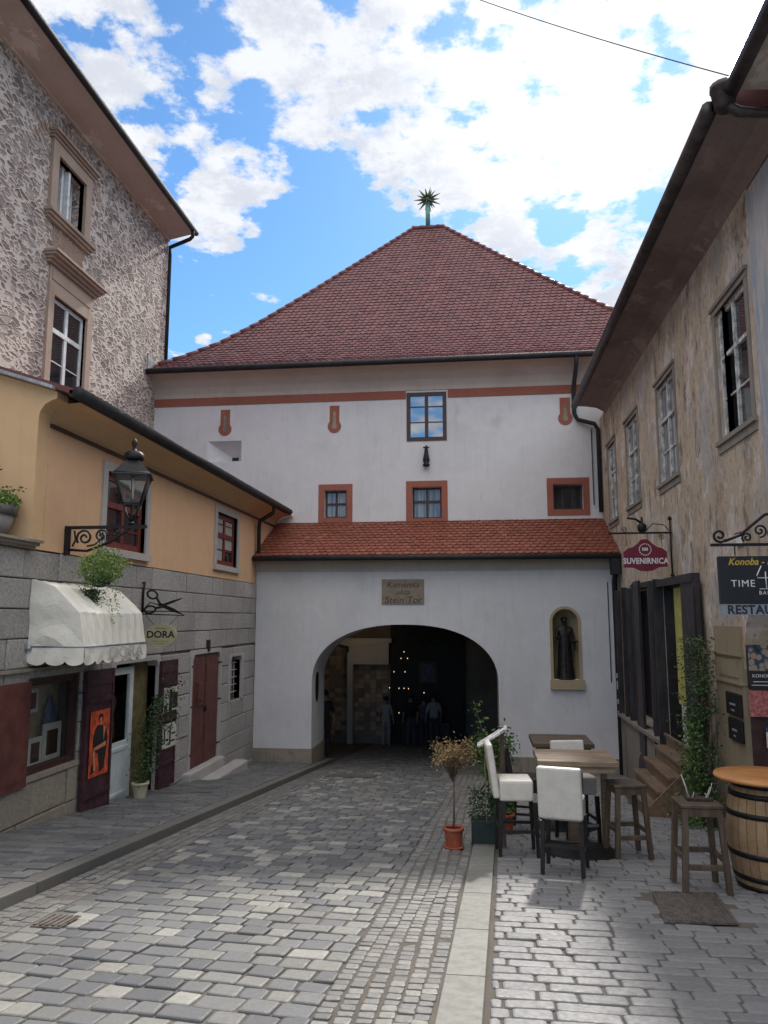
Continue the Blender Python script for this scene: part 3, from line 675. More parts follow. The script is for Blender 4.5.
h = HB[0]; m = MB(); m.fbox(F, h[0] - .02, h[1] + .02, h[2] - .06, h[2] - .002, -.03, .3); m.fbox(F, h[0] - 1.6, h[1] + .1, .985, 1.02, -.05, .04); m.build('sill', 'plinth_stone', oh)
# shop window
m = MB(); m.fbox(F, 8.52, 8.60, -.22, .88, .04, .14); m.fbox(F, 9.60, 9.68, -.22, .88, .04, .14); m.fbox(F, 8.6, 9.6, .80, .88, .042, .14); m.fbox(F, 8.6, 9.6, -.22, -.15, .042, .14)
wo = m.build('shop_window', 'brown_frame', oh)
m = MB(); m.fbox(F, 8.58, 9.62, -.17, .82, .10, .106); m.build('pane', 'shop_glass', wo)
m = MB(); m.fbox(F, 8.45, 10.3, -.3, 1.0, .75, .8); m.fbox(F, 8.42, 8.45, -.3, 1.0, .36, .8); m.fbox(F, 10.3, 10.33, -.3, 1.0, .36, .8); m.fbox(F, 8.4, 10.3, .93, .96, .36, .8); m.build('display_niche', 'poster_and_recess_black', oh)
m = MB(); m.fbox(F, 8.45, 10.2, -.24, -.2, .12, .75); m.build('display_shelf', 'light_surround', oh)
o = MB(); o.fbox(F, 9.02, 9.85, -.18, .76, .30, .33); o = tag(o.build('display_panel', 'tan_paper'), 'tall tan panel standing at the back of the shop window', 'panel')
o = MB(); o.lathe([(.02, 0), (.13, .02), (.17, .18), (.12, .30), (.14, .36), (.06, .42), (.05, .46), (.02, .5)], (XL - .25, 9.42, .12), 14, sx=.25); tag(o.build('jacket', 'blue_grey_cloth'), 'blue grey jacket displayed in front of the tan panel in the shop window', 'clothing')
def framed(u0, u1, z0, z1, d, lab, art='dark_red_cloth', tilt=0):
    t_ = thing('framed_picture', lab, 'picture', Vector(F((u0 + u1) / 2, z0, d)), 0, 'framed pictures in the shop window')
    m = MB(); m.fbox(F, u0, u1, z0, z1, d, d + .02); m.build('mat_board', 'paper', t_)
    m = MB(); q = (u1 - u0) * .2; m.fbox(F, u0 + q, u1 - q, z0 + q, z1 - q, d - .004, d + .01); m.build('print', art, t_)
framed(8.82, 9.04, .46, .74, .20, 'small framed picture hanging high at the left of the shop window')
framed(8.82, 9.12, -.19, .16, .16, 'smaller framed picture propped low at the left on the shop window shelf', 'brown_frame')
framed(9.20, 9.62, -.19, .28, .20, 'larger framed picture propped low at the right on the shop window shelf', 'brown_frame')
# shutters and doors as parts of the house
m = MB(); m.fbox(F, 7.2, 8.47, -.30, .87, -.055, -.01); m.fbox(F, 7.28, 8.4, -.22, .8, -.062, -.05); m.build('shutter', 'brick_red_paint', oh)
def panel_shutter(u0, u1, z0, z1, dd=-.07, rail=(), mat='maroon_paint'):
    m = MB(); m.fbox(F, u0, u1, z0, z1, dd, dd + .045)
    for zz_ in rail: m.fbox(F, u0 + .02, u1 - .02, zz_ - .03, zz_ + .03, dd - .025, dd)
    m.fbox(F, u0, u0 + .05, z0, z1, dd - .012, dd); m.fbox(F, u1 - .05, u1, z0, z1, dd - .012, dd)
    for zz_ in (z0 + .15, z1 - .15): m.fbox(F, u0 + .05, u1 - .05, zz_ - .05, zz_ + .05, dd - .01, dd)
    return m.build('door_shutter', mat, oh)
panel_shutter(9.72, 10.48, -1.02, .90, rail=(.5, -.72)); panel_shutter(12.14, 12.80, -1.14, .90, rail=(.52, -.05, -.75))
# door opening: pale half glazed leaf, olive side panel, dark interior
m = MB(); m.fbox(F, 10.5, 12.2, -1.2, 1.0, .9, .95); m.fbox(F, 10.5, 10.53, -1.2, 1, .3, .9); m.fbox(F, 12.17, 12.2, -1.2, 1, .3, .9); m.build('doorway_recess', 'poster_and_recess_black', oh)
m = MB(); m.fbox(F, 11.50, 12.12, -1.16, .9, .16, .2); m.build('side_panel', 'olive_wood', oh)
m = MB(); m.fbox(F, 10.68, 10.80, -1.14, .86, .10, .15); m.fbox(F, 11.36, 11.48, -1.14, .86, .10, .15); m.fbox(F, 10.8, 11.36, .76, .86, .10, .15); m.fbox(F, 10.8, 11.36, -1.14, -.22, .10, .15)
m.fbox(F, 10.8, 11.36, -.34, -.29, .085, .10); m.fbox(F, 10.8, 11.36, -.98, -.94, .085, .10)
dr = m.build('door', 'white_door', oh)
m = MB(); m.fbox(F, 10.8, 11.36, -.22, .76, .125, .13); m.build('pane', 'shop_glass', dr)
m = MB(); m.fbox(F, 10.48, 12.24, -1.30, -1.17, -.16, .5); m.build('threshold', 'plinth_stone', oh)
o = MB(); o.lathe([(.03, 0), (.16, .03), (.15, .2), (.12, .35), (.17, .55), (.15, .62), (.05, .67), (.045, .75), (.08, .8), (.08, .9), (.03, .95)], (XL - .3, 11.08, -.20), 14, sx=.6); tag(o.build('garment', 'dark_red_cloth'), 'dark red garment hanging behind the glass of the pale shop door', 'clothing')
# double red door
h = HB[2]; m = MB(); m.fbox(F, 13.60, 15.2, -1.5, 1.0, .34, .4); m.build('doorway_recess', 'poster_and_recess_black', oh)
for (a, b) in ((h[0], 14.40), (14.42, h[1])):
    m = MB(); n_ = 4
    m.fbox(F, a + .01, b - .01, -1.12, .92, .02, .07)
    m.fbox(F, a + .03, b - .03, -1.06, .86, .01, .025)
    dd_ = m.build('door', 'brick_red_paint', oh)
    if a < 14: m = MB(); m.fbox(F, 13.95, 14.2, .0, .40, -.035, .01); m.fbox(F, 13.97, 14.18, .08, .10, -.05, -.03); m.build('letter_box', 'brick_red_paint', dd_)
m = MB(); m.fbox(F, 14.38, 14.44, .96, 1.18, -.06, .02); m.build('door_lamp', 'gutter_metal', oh)
m = MB()
for z in (-.85, .0, .72):
    for u, sg in ((h[0] - .06, 1), (h[1] + .06, -1)): m.tube([F(u, z, -.03), F(u + sg * .10, z, .0)], .016, 6)
for u, z in ((14.36, -.1), (14.46, -.1)): m.tube([F(u, z - .06, -.0), F(u, z + .06, -.0)], .012, 6)
m.build('hinge', 'black_metal', oh)
# barred window
h = HB[3]; m = MB(); m.fbox(F, h[0] - .05, h[1] + .05, h[2] - .05, h[3] + .05, .28, .34); wo = m.build('barred_window', 'glass_curtain', oh)
m = MB()
for i in range(1, 5): u = h[0] + (h[1] - h[0]) * i / 5; m.tube([F(u, h[2], .12), F(u, h[3], .12)], .014, 6)
for i in range(1, 6): z = h[2] + (h[3] - h[2]) * i / 6; m.tube([F(h[0], z, .105), F(h[1], z, .105)], .014, 6)
m.build('grille', 'light_surround', wo)
m = MB(); m.fbox(F, 13.38, 15.25, -1.5, -1.125, -.14, .2); m.build('door_step', 'light_surround', oh, bevel=.03, seg=3); m = MB(); m.fbox(F, 13.75, 15.85, -1.6, -1.29, -.44, -.141); m.build('door_step', 'light_surround', oh, bevel=.05, seg=3)

# ------------------------------------------------------------------ gate building (centre)
gh = thing('gate_house', 'white gate house with a wide arched passage and steep purple tiled roof', 'gate house', (-1.5, YM, g(YM)))
holes = [(-1.70, -.76, 6.2, 7.40), (-3.93, -3.34, 4.18, 4.91), (-1.63, -.87, 4.13, 4.95), (1.94, 2.68, 4.30, 4.95), (-7.14, -6.2, 5.75, 6.31)]
F = FF(YM); m = MB(); wall_grid(m, F, -9.2, 5.6, 2.2, 7.52, [h for h in holes if h[3] < 7.5], 0, .35)
m.add([(5.6, YM, -2), (5.6, 32, -2), (5.6, 32, 8.1), (5.6, YM, 8.1)], [(0, 1, 2, 3)]); m.add([(-9.2, YM, -2), (-9.2, 32, -2), (-9.2, 32, 8.1), (-9.2, YM, 8.1)], [(0, 1, 2, 3)]); m.add([(-9.2, 32, -4), (5.6, 32, -4), (5.6, 32, 8.1), (-9.2, 32, 8.1)], [(0, 1, 2, 3)])
m.build('upper_wall', 'white_plaster', gh)
m = MB()
for i, (za, zb, da, db) in enumerate([(7.52, 7.62, -.02, -.03), (7.62, 7.8, -.03, -.08), (7.8, 7.98, -.08, -.2), (7.98, 8.08, -.2, -.34)]):
    m.smooth = True; m.add([F(-9.2, za, da), F(5.6, za, da), F(5.6, zb, db), F(-9.2, zb, db)], [(0, 1, 2, 3)])
m.smooth = False; m.add([F(-9.2, 8.08, -.34), F(5.6, 8.08, -.34), F(5.6, 8.09, -.6), F(-9.2, 8.09, -.6)], [(0, 1, 2, 3)])
m.build('cornice', 'cream_plaster', gh)
m = MB(); m.fbox(F, -9.2, -1.78, 7.30, 7.52, -.022, .02); m.fbox(F, -.68, 5.6, 7.30, 7.52, -.022, .02); m.build('painted_band', 'red_band', gh)
def redframe(h, q):
    m = MB(); m.fbox(F, h[0] - q, h[0], h[2] - q, h[3] + q, -.012, .02); m.fbox(F, h[1], h[1] + q, h[2] - q, h[3] + q, -.012, .02); m.fbox(F, h[0], h[1], h[3], h[3] + q, -.011, .02); m.fbox(F, h[0], h[1], h[2] - q, h[2], -.011, .02)
    m.build('painted_surround', 'red_band', gh)
for h in holes[1:4]: redframe(h, .155)
window(F, gh, -1.76, -.72, 6.16, 7.46, -.02, 'brown_frame', 'glass_sky', .10, 2, (), (.30, .62), .09)
window(F, gh, *holes[1], .16, 'brown_frame', 'glass_curtain', .05, 2, (.48,), (), .05)
window(F, gh, *holes[2], .16, 'brown_frame', 'glass_curtain', .05, 2, (.45,), (), .06)
window(F, gh, *holes[3], .2, 'brown_frame', 'glass_dark', .05, 3, (), (), .03)
# splayed loophole niche
h = holes[4]; m = MB(); bx0, bx1, bz0, bz1 = -6.58, -6.40, 5.78, 5.93; D = .4
m.add([F(h[0], h[2], 0), F(h[1], h[2], 0), F(h[1], h[3], 0), F(h[0], h[3], 0), F(bx0, bz0, D), F(bx1, bz0, D), F(bx1, bz1, D), F(bx0, bz1, D)], [(0, 1, 5, 4), (1, 2, 6, 5), (2, 3, 7, 6), (3, 0, 4, 7)])
m.build('loophole_niche', 'white_plaster', gh); m = MB(); m.fbox(F, bx0 - .05, bx1 + .05, bz0 - .05, bz1 + .05, D + .01, D + .1); m.build('loophole_opening', 'poster_and_recess_black', gh)
# three keyhole shaped loopholes, painted red round
for (cx, z0, z1) in ((-6.67, 6.45, 7.17), (-3.68, 6.44, 7.18), (2.30, 6.47, 7.19)):
    w_ = .13; rr = .18; zc_ = z0 + rr
    a0 = math.degrees(math.asin(w_ / rr))
    pts = [(cx - w_, z1), (cx - w_, zc_ + rr * math.cos(R(a0)))] + arc(cx, zc_, rr, rr, 90 + a0, 450 - a0, 22)[1:-1] + [(cx + w_, zc_ + rr * math.cos(R(a0))), (cx + w_, z1)]
    m = MB(); m.prism(F, pts, -.012, .01); ko = m.build('loophole', 'red_band', gh)
    m = MB(); m.prism(F, [(cx - .03, z1 - .16), (cx - .045, zc_ + .05)] + arc(cx, zc_, .07, .07, 140, 400, 10) + [(cx + .045, zc_ + .05), (cx + .03, z1 - .16)], -.016, .0); m.build('loophole_slit', 'plinth_stone', ko)
# lower front with the arch and the statue niche
F = FF(YA)
zt = 2.68
ax0, ax1, aspr = -3.83, .44, .15
def acurve(n=40):
    pts = []; cx = (ax0 + ax1) / 2; hw = (ax1 - ax0) / 2
    for i in range(n + 1):
        a = math.pi * i / n; e = .86
        x = -math.copysign(abs(math.cos(a)) ** e, math.cos(a)); z = abs(math.sin(a)) ** .92
        pts.append((cx + x * hw, aspr + z * 1.30))
    return pts
nx0, nx1, nz0, nspr = 1.66, 2.22, .25, 1.52
ncx = (nx0 + nx1) / 2; nr = (nx1 - nx0) / 2
AC = acurve()
m = MB()
front = [(XL + .0, -2.2), (XL, zt), (.95, zt), (.95, -2.2), (ax1, -2.2)] + AC[::-1] + [(ax0, -2.2)]
m.prism(F, front, 0, 1.45)
m.prism(F, [(.95, -2.2), (ncx, -2.2), (ncx, nz0), (nx0, nz0), (nx0, nspr)] + arc(ncx, nspr, nr, nr, 180, 90, 12)[1:] + [(ncx, zt), (.95, zt)], 0, 1.4)
m.prism(F, [(XR + .1, -2.2), (ncx, -2.2), (ncx, nz0), (nx1, nz0), (nx1, nspr)] + arc(ncx, nspr, nr, nr, 0, 90, 12)[1:] + [(ncx, zt), (XR + .1, zt)], 0, 1.4)
m.build('lower_wall', 'white_plaster', gh)
m = MB()                                              # half round back of the niche
N = 14; prof = [(nz0, 1)] + [(nspr, 1)] + [(nspr + nr * math.sin(R(a)), math.cos(R(a))) for a in (15, 30, 45, 60, 75, 89)]
for (za, ra), (zb, rb) in zip(prof, prof[1:]):
    for i in range(N):
        a, b = math.pi * i / N, math.pi * (i + 1) / N; m.smooth = True
        m.add([F(ncx - nr * ra * math.cos(a), za, .45 * ra * math.sin(a)), F(ncx - nr * ra * math.cos(b), za, .45 * ra * math.sin(b)), F(ncx - nr * rb * math.cos(b), zb, .45 * rb * math.sin(b)), F(ncx - nr * rb * math.cos(a), zb, .45 * rb * math.sin(a))], [(0, 1, 2, 3)])
m.smooth = False; m.build('niche_back', 'niche_stone', gh)
m = MB(); q = .06
outer = [(nx0 - q, .24)] + [(nx0 - q, nspr)] + arc(ncx, nspr, nr + q, nr + q, 180, 0, 24)[1:-1] + [(nx1 + q, nspr), (nx1 + q, .24)]
inner = [(nx0, .24)] + [(nx0, nspr)] + arc(ncx, nspr, nr, nr, 180, 0, 24)[1:-1] + [(nx1, nspr), (nx1, .24)]
for i in range(len(outer) - 1): m.prism(F, [outer[i], outer[i + 1], inner[i + 1], inner[i]], -.03, .03)
m.fbox(F, nx0 - q - .02, nx1 + q + .03, .04, .239, -.12, .4)
m.build('niche_frame', 'niche_stone', gh)
m = MB(); m.fbox(F, XL, XR + .1, zt, 2.98, -.03, 1.4); m.build('eaves_band', 'cream_plaster', gh)
m = MB(); m.box(XL, ax0 + .02, YA - .03, YA + .0, -2.2, -1.36); m.box(ax0 - .02, ax0 + .02, YA, YA + 1.45, -2.2, -1.36); m.build('plinth', 'plinth_stone', gh); m = MB(); m.fbox(F, ax1 + .003, XR, -2.2, -1.44, -.03, .02); m.build('plinth', 'plinth_stone', gh)
m = MB(); m.prism(lambda u, z, d: (ax0 + .001 + d, u, z), [(YA + .55 + .17 * math.cos(a * math.pi / 12), .05 + .42 * math.sin(a * math.pi / 12)) for a in range(24)], -.1, .012); m.build('jamb_opening', 'poster_and_recess_black', gh)
# lean-to roof over the passage front
def tile_roof(name, mat, parent, prof, xl, xr, yf=None, tw=.165, exp=.19, seed=1, side=None):
    """prof: list of (y, z) going up the slope; xl/xr: functions of the fraction up; real overlapping tiles"""
    r_ = random.Random(seed); m = MB(); P_ = [Vector((0, y, z)) for y, z in prof]
    seg = [(P_[i + 1] - P_[i]).length for i in range(len(P_) - 1)]; T = sum(seg)
    def at(s):
        s = max(0, min(T, s)); 
        for i, L in enumerate(seg):
            if s <= L or i == len(seg) - 1: q = P_[i].lerp(P_[i + 1], min(1, s / L)); d = (P_[i + 1] - P_[i]).normalized(); return q, d
            s -= L
    rows = int(T / exp); 
    for k in range(rows + 1):
        s0 = k * exp; q0, d0 = at(s0); q1, d1 = at(min(T, s0 + exp * 1.15)); nrm = Vector((0, -d0.z, d0.y))
        f0 = (q0.y - prof[0][0]) / (prof[-1][0] - prof[0][0]); a, b = xl(f0), xr(f0)
        x = a + (tw / 2 if k % 2 else 0) - tw
        while x < b:
            x0, x1 = max(x + .004, a), min(x + tw - .004, b)
            if x1 - x0 > .03:
                up = .032 + r_.uniform(-.006, .006); tl = r_.uniform(-.006, .006); xm = (x0 + x1) / 2; s_ = (x1 - x0) / 2
                base = []
                for fx, dn in ((-1, .045), (-.72, .012), (-.3, -.008), (.3, -.008), (.72, .012), (1, .045)):
                    base.append(Vector((xm + fx * s_, 0, 0)) + q0 + d0 * (dn + tl) + nrm * (up))
                tp = [Vector((x1, 0, 0)) + q1 + nrm * .008, Vector((x0, 0, 0)) + q1 + nrm * .008]
                lo = [v - nrm * .028 for v in base]
                vs = base + tp + lo; vs = [Vector((v.x, v.y, v.z)) for v in vs]
                if side: vs = [side(v) for v in vs]
                fs = [tuple(range(8))] + [(i, i + 1, 8 + i + 1, 8 + i) for i in range(5)]
                m.add(vs, fs, min(1, max(0, r_.gauss(.5, .3))))
            x += tw
    # under sheet
    for (ya, za), (yb, zb) in zip(prof, prof[1:]):
        fa, fb = [(q - prof[0][0]) / (prof[-1][0] - prof[0][0]) for q in (ya, yb)]
        vs = [Vector((xl(fa), ya, za)), Vector((xr(fa), ya, za)), Vector((xr(fb), yb, zb)), Vector((xl(fb), yb, zb))]
        if side: vs = [side(v) for v in vs]
        m.add(vs, [(0, 1, 2, 3)], .3)
    return m.build(name, mat, parent)
tile_roof('lean_to_roof', 'tiles_orange', gh, [(YA - .38, 3.02), (YM - .01, 4.05)], lambda f: XL + .02, lambda f: XR - .01, tw=.16, exp=.185, seed=3)
m = MB(); m.tube([(XL + .02, YA - .42, 2.97), (XR + .05, YA - .42, 2.95)], .06, 8); m.box(XL + .02, XR + .02, YA - .36, YA + .1, 2.94, 3.0); m.build('lower_gutter', 'gutter_metal', gh)
tx0, tx1 = -9.15, 6.75
PR = [(18.78, 8.17), (19.29, 8.46), (19.85, 8.89), (20.55, 9.5), (21.39, 10.4), (22.42, 11.61), (23.91, 13.41), (25.5, 15.35)]
tile_roof('roof', 'tiles_purple', gh, PR, lambda f: tx0 + (-2.05 - tx0) * f, lambda f: tx1 + (-.98 - tx1) * f, tw=.175, exp=.185, seed=5)
# hip flanks (same profile, seen only from the side) and ridge tiles
def flank(x0, xr_, nm):
    m = MB()
    for (ya, za), (yb, zb) in zip(PR, PR[1:]):
        fa, fb = [(q - PR[0][0]) / (PR[-1][0] - PR[0][0]) for q in (ya, yb)]
        xa, xb = x0 + (xr_ - x0) * fa, x0 + (xr_ - x0) * fb
        m.add([(xa, ya, za), (xb, yb, zb), (xb, 51 - yb, zb), (xa, 51 - ya, za)], [(0, 1, 2, 3)])
    m.build(nm, 'tiles_purple', gh)
flank(tx0, -2.05, 'hip_slope'); flank(tx1, -.98, 'hip_slope')
m = MB()
for (ya, za), (yb, zb) in zip(PR, PR[1:]):
    fa, fb = [(q - PR[0][0]) / (PR[-1][0] - PR[0][0]) for q in (ya, yb)]
    m.add([(tx0 + (-2.05 - tx0) * fa, 51 - ya, za), (tx1 + (-.98 - tx1) * fa, 51 - ya, za), (tx1 + (-.98 - tx1) * fb, 51 - yb, zb), (tx0 + (-2.05 - tx0) * fb, 51 - yb, zb)], [(0, 1, 2, 3)])
m.build('rear_slope', 'tiles_purple', gh)
m = MB()
for x0, xr_ in ((tx0, -2.05), (tx1, -.98)):
    pts = []
    for (ya, za) in PR: f = (ya - PR[0][0]) / (PR[-1][0] - PR[0][0]); pts.append(Vector((x0 + (xr_ - x0) * f, ya, za + .02)))
    for a, b in zip(pts, pts[1:]):
        n_ = max(1, int((b - a).length / .33))
        for i in range(n_): p, q = a.lerp(b, i / n_), a.lerp(b, (i + 1.12) / n_); m.tube([p + Vector((0, 0, .012)), q], [.075, .062], 8)
for i in range(4): x = -2.1 + i * .29; m.tube([(x, 25.5, 15.39), (x + .3, 25.5, 15.38)], [.09, .075], 8)
m.build('ridge_tiles', 'tiles_purple', gh)
m = MB(); m.tube([(-9.1, 18.74, 8.13), (6.0, 18.74, 8.13)], .075, 10); m.box(-9.05, 6, 18.78, 18.84, 8.08, 8.18); m.build('upper_gutter', 'gutter_metal', gh)
m = MB(); m.tube([(2.55, 18.74, 8.1), (2.55, 18.8, 7.9), (2.53, 19.2, 7.5), (2.52, 19.28, 7.3), (2.52, 19.28, 6.75), (2.6, 19.27, 6.58), (3.0, 19.22, 6.45), (3.08, 19.22, 6.3), (3.08, 19.22, 4.2)], .055, 8)
m.tube([(2.93, 19.32, 6.35), (2.93, 19.32, 4.4)], .012, 6); m.build('downpipe', 'gutter_metal', gh)
m = MB(); m.box(2.93, 3.12, YA - .48, YA - .22, 2.55, 2.9); m.tube([(3.03, YA - .34, 2.6), (3.04, YA - .1, 2.4), (3.05, YA - .08, -1.9)], .06, 8); m.tube([(2.9, YA - .02, 2.4), (2.9, YA - .02, 0.2)], .01, 6); m.build('lower_downpipe', 'gutter_metal', gh)
m = MB(); m.prism(FL(XT + .003), [(18.75, 8.2), (19.2, 8.2), (19.2, 8.5), (18.75, 8.62)], -.03, .0); m.build('flashing', 'zinc', gh)
# passage interior
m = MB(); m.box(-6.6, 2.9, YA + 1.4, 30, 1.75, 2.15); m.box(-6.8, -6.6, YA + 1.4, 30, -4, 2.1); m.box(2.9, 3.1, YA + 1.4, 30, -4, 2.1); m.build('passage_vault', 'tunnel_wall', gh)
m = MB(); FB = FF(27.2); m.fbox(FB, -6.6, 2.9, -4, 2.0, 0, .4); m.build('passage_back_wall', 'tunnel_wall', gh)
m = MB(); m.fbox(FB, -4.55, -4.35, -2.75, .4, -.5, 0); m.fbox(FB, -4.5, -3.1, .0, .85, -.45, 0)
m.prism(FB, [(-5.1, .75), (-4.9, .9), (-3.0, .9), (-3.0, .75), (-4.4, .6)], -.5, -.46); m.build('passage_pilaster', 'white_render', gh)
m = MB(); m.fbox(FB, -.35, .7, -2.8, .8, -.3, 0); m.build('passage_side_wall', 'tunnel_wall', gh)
m = MB()
for i in range(14):
    for j in range(19):
        x = -6.1 + i * .21; z = -2.45 + j * .16
        if x > -3.3: continue
        if z > -.1 and x > -4.9: continue
        if rng.random() < .2: continue
        m.fbox(FB, x, x + .195, z, z + .15, -.03 - rng.uniform(0, .02), 0)
m.build('votive_tiles', 'tesserae', gh)
al = thing('altar', 'dark altar with lit candles at the back of the arched passage', 'altar', (-1.8, 26.6, g(26.6)))
m = MB(); m.box(-3.05, -.5, 26.9, 27.15, -2.7, 1.6); m.build('altar_screen', 'black_metal', al)
m = MB(); m.box(-2.6, -1.0, 26.45, 26.85, -2.7, -1.9); m.build('altar_table', 'black_wood', al)
m = MB(); m.box(-2.05, -1.42, 26.82, 26.9, -.62, .1); m.build('picture_frame', 'brown_frame', al); m = MB(); m.box(-1.97, -1.5, 26.80, 26.83, -.54, .02); m.build('painting', 'blue_grey_cloth', al)
m = MB()
for k in range(9): a = R(10 + k * 20); m.tube([(-1.75, 26.85, .6), (-1.75 + .5 * math.cos(a), 26.83, .6 + .35 * math.sin(a))], .012, 5)
m.tube([(-1.75 + .5 * math.cos(a / 10), 26.83, .6 + .3 * math.sin(a / 10)) for a in range(0, 32)], .018, 5); m.build('metal_crown', 'star_gold', al)
m = MB()
for (px, py) in [(389.5, 688), (399, 688.5), (404, 688.5), (408.5, 689), (424, 693), (405, 672), (401, 658.5), (407.5, 658.5), (399, 713), (404, 652), (394, 672)]:
    p = atY(px, py, 26.75); m.lathe([(.002, -.015), (.011, 0), (.008, .015), (.002, .03)], tuple(p), 8)
m.build('candle_flame', 'flame', al); 

cl_d = bpy.data.lights.new('altar_lamp_light', 'POINT'); cl_o = bpy.data.objects.new('altar_lamp_light', cl_d); COL.objects.link(cl_o); cl_o.location = (-3.9, 25.2, .9); cl_d.energy = 3.5; cl_d.color = (1, .72, .45); cl_d.shadow_soft_size = .1

def figure(name, label, loc, h=1.7, face=0, pose='stand', shirt='pale_cloth', legs='trouser_cloth', skin='skin', grp=None, robe=False, hair='hair_dark', cat='person', arm=0):
    """one continuous skinned body, local +Y is the direction it faces"""
    s = h / 1.7
    V = {'pel': (0, 0, .92, .125), 'waist': (0, .0, 1.08, .115), 'chest': (0, 0, 1.27, .14), 'neck': (0, .01, 1.43, .055), 'hd0': (0, .02, 1.50, .065), 'hd1': (0, .03, 1.58, .092), 'hd2': (0, .02, 1.66, .075)}
    Eg = [('pel', 'waist'), ('waist', 'chest'), ('chest', 'neck'), ('neck', 'hd0'), ('hd0', 'hd1'), ('hd1', 'hd2')]
    V['nose'] = (0, .125, 1.575, .012); Eg.append(('hd1', 'nose'))
    for sd, S in (('l', -1), ('r', 1)):
        V['hip' + sd] = (S * .09, 0, .88, .095); V['kn' + sd] = (S * .10, .02 * (1 if S > 0 else -1), .48, .06); V['an' + sd] = (S * .11, -.02, .08, .04); V['to' + sd] = (S * .125, .14, .035, .035)
        V['sh' + sd] = (S * .17, 0, 1.36, .062)
        a = arm if S > 0 else 0
        V['el' + sd] = (S * .24, .0 + .08 * a, 1.10, .043); V['wr' + sd] = (S * (.25 - .05 * a), .08 + .22 * a, .88 + .22 * a, .028); V['pm' + sd] = (S * (.25 - .06 * a), .10 + .27 * a, .82 + .24 * a, .030)
        Eg += [('pel', 'hip' + sd), ('hip' + sd, 'kn' + sd), ('kn' + sd, 'an' + sd), ('an' + sd, 'to' + sd), ('chest', 'sh' + sd), ('sh' + sd, 'el' + sd), ('el' + sd, 'wr' + sd), ('wr' + sd, 'pm' + sd)]
        for i in range(5):
            L = (.055, .075, .08, .075, .06)[i]; px_, py_, pz_, _ = V['pm' + sd]; off = (i - 2) * .014
            V['f%d' % i + sd] = (px_ - S * (.02 if i == 0 else 0), py_ + off + (.03 if i == 0 else 0), pz_ - L + .12 * a, .0085); Eg.append(('pm' + sd, 'f%d' % i + sd))
    keys = list(V); me = bpy.data.meshes.new(name); me.from_pydata([Vector(V[k][:3]) * s for k in keys], [(keys.index(a), keys.index(b)) for a, b in Eg], [])
    ob = bpy.data.objects.new(name, me); COL.objects.link(ob)
    sk = ob.modifiers.new('skin', 'SKIN')
    for i, k in enumerate(keys):
        sv = me.skin_vertices[0].data[i]; rr = V[k][3] * s; sv.radius = (rr * (1.15 if k in ('chest', 'waist', 'pel') else 1), rr); sv.use_root = (k == 'pel')
    sub = ob.modifiers.new('sub', 'SUBSURF'); sub.levels = 2; sub.render_levels = 2
    dg = bpy.context.evaluated_depsgraph_get(); nm = bpy.data.meshes.new_from_object(ob.evaluated_get(dg)); nm.name = name
    bpy.data.objects.remove(ob); bpy.data.meshes.remove(me)
    nm.materials.clear()
    for mm in (skin, shirt, legs): nm.materials.append(M(mm))
    for p in nm.polygons:
        c = p.center / s; p.use_smooth = True
        p.material_index = 0 if (c.z > 1.42 or (abs(c.x) > .2 and c.z < 1.12 and c.z > .6)) else (1 if c.z > .95 else 2)
    if robe:
        bm = bmesh.new(); bm.from_mesh(nm); n_ = 28; rings = []
        for (rr, z) in [(.24, 0), (.22, .1), (.19, .4), (.175, .7), (.165, .92), (.125, 1.1), (.14, 1.25), (.11, 1.38)]:
            rings.append([bm.verts.new((rr * s * math.cos(2 * math.pi * k / n_) * (1 + .09 * math.sin(7 * 2 * math.pi * k / n_ + z)) , rr * s * .75 * math.sin(2 * math.pi * k / n_) * (1 + .09 * math.cos(9 * 2 * math.pi * k / n_)), z * s)) for k in range(n_)])
        for a, b in zip(rings, rings[1:]):
            for k in range(n_): f = bm.faces.new((a[k], a[(k + 1) % n_], b[(k + 1) % n_], b[k])); f.smooth = True
        bm.to_mesh(nm); bm.free()
    o = bpy.data.objects.new(name, nm); COL.objects.link(o); o.location = loc; o.rotation_euler = (0, 0, face); WM[o.name] = Matrix.Translation(loc) @ Matrix.Rotation(face, 4, 'Z')
    tag(o, label, cat, grp)
    m = MB(); m.X = WM[o.name]
    if hair:
        m.lathe([(.085 * s, 0), (.104 * s, .05 * s), (.098 * s, .1 * s), (.06 * s, .14 * s), (.01, .15 * s)], (0, -.012 * s, 1.56 * s), 14); m.build('hair', hair, o)
    return o
for (px, py, Y_, kw) in [(411, 742, 25.2, dict(shirt='dark_cloth', label='person with dark top and pale straps standing before the altar')),
                         (434, 740, 25.4, dict(shirt='pale_cloth', label='person in a pale shirt standing before the altar, right of the one in dark')),
                         (424, 738, 26.0, dict(shirt='blue_grey_cloth', label='person in a blue grey top between the two before the altar', h=1.6)),
                         (386, 742, 25.6, dict(shirt='pale_cloth', legs='pale_cloth', label='slim person in light clothes near the tiled wall inside the gate', h=1.6)),
                         (324, 752, 20.6, dict(shirt='dark_cloth', legs='dark_cloth', label='person in black leaning by the inner jamb of the archway', h=1.75))]:
    x = atY(px, py, Y_).x; kw = dict(kw); figure('person', kw.pop('label'), (x, Y_, g(Y_) + .0), face=R(rng.uniform(-25, 25)), grp='people inside the gate', **kw)
st = figure('statue', 'dark bronze statue of a standing robed woman in the arched niche', (ncx, YA + .17, .245), 1.40, R(180), shirt='bronze', legs='bronze', skin='bronze', robe=True, hair=None, cat='statue', arm=1)
m = MB(); m.X = Matrix.Identity(4); m.lathe([(.055, 0), (.08, .04), (.07, .08), (.02, .10)], (ncx, YA + .19, .245 + 1.28), 12); m.build('hair', 'bronze', st)
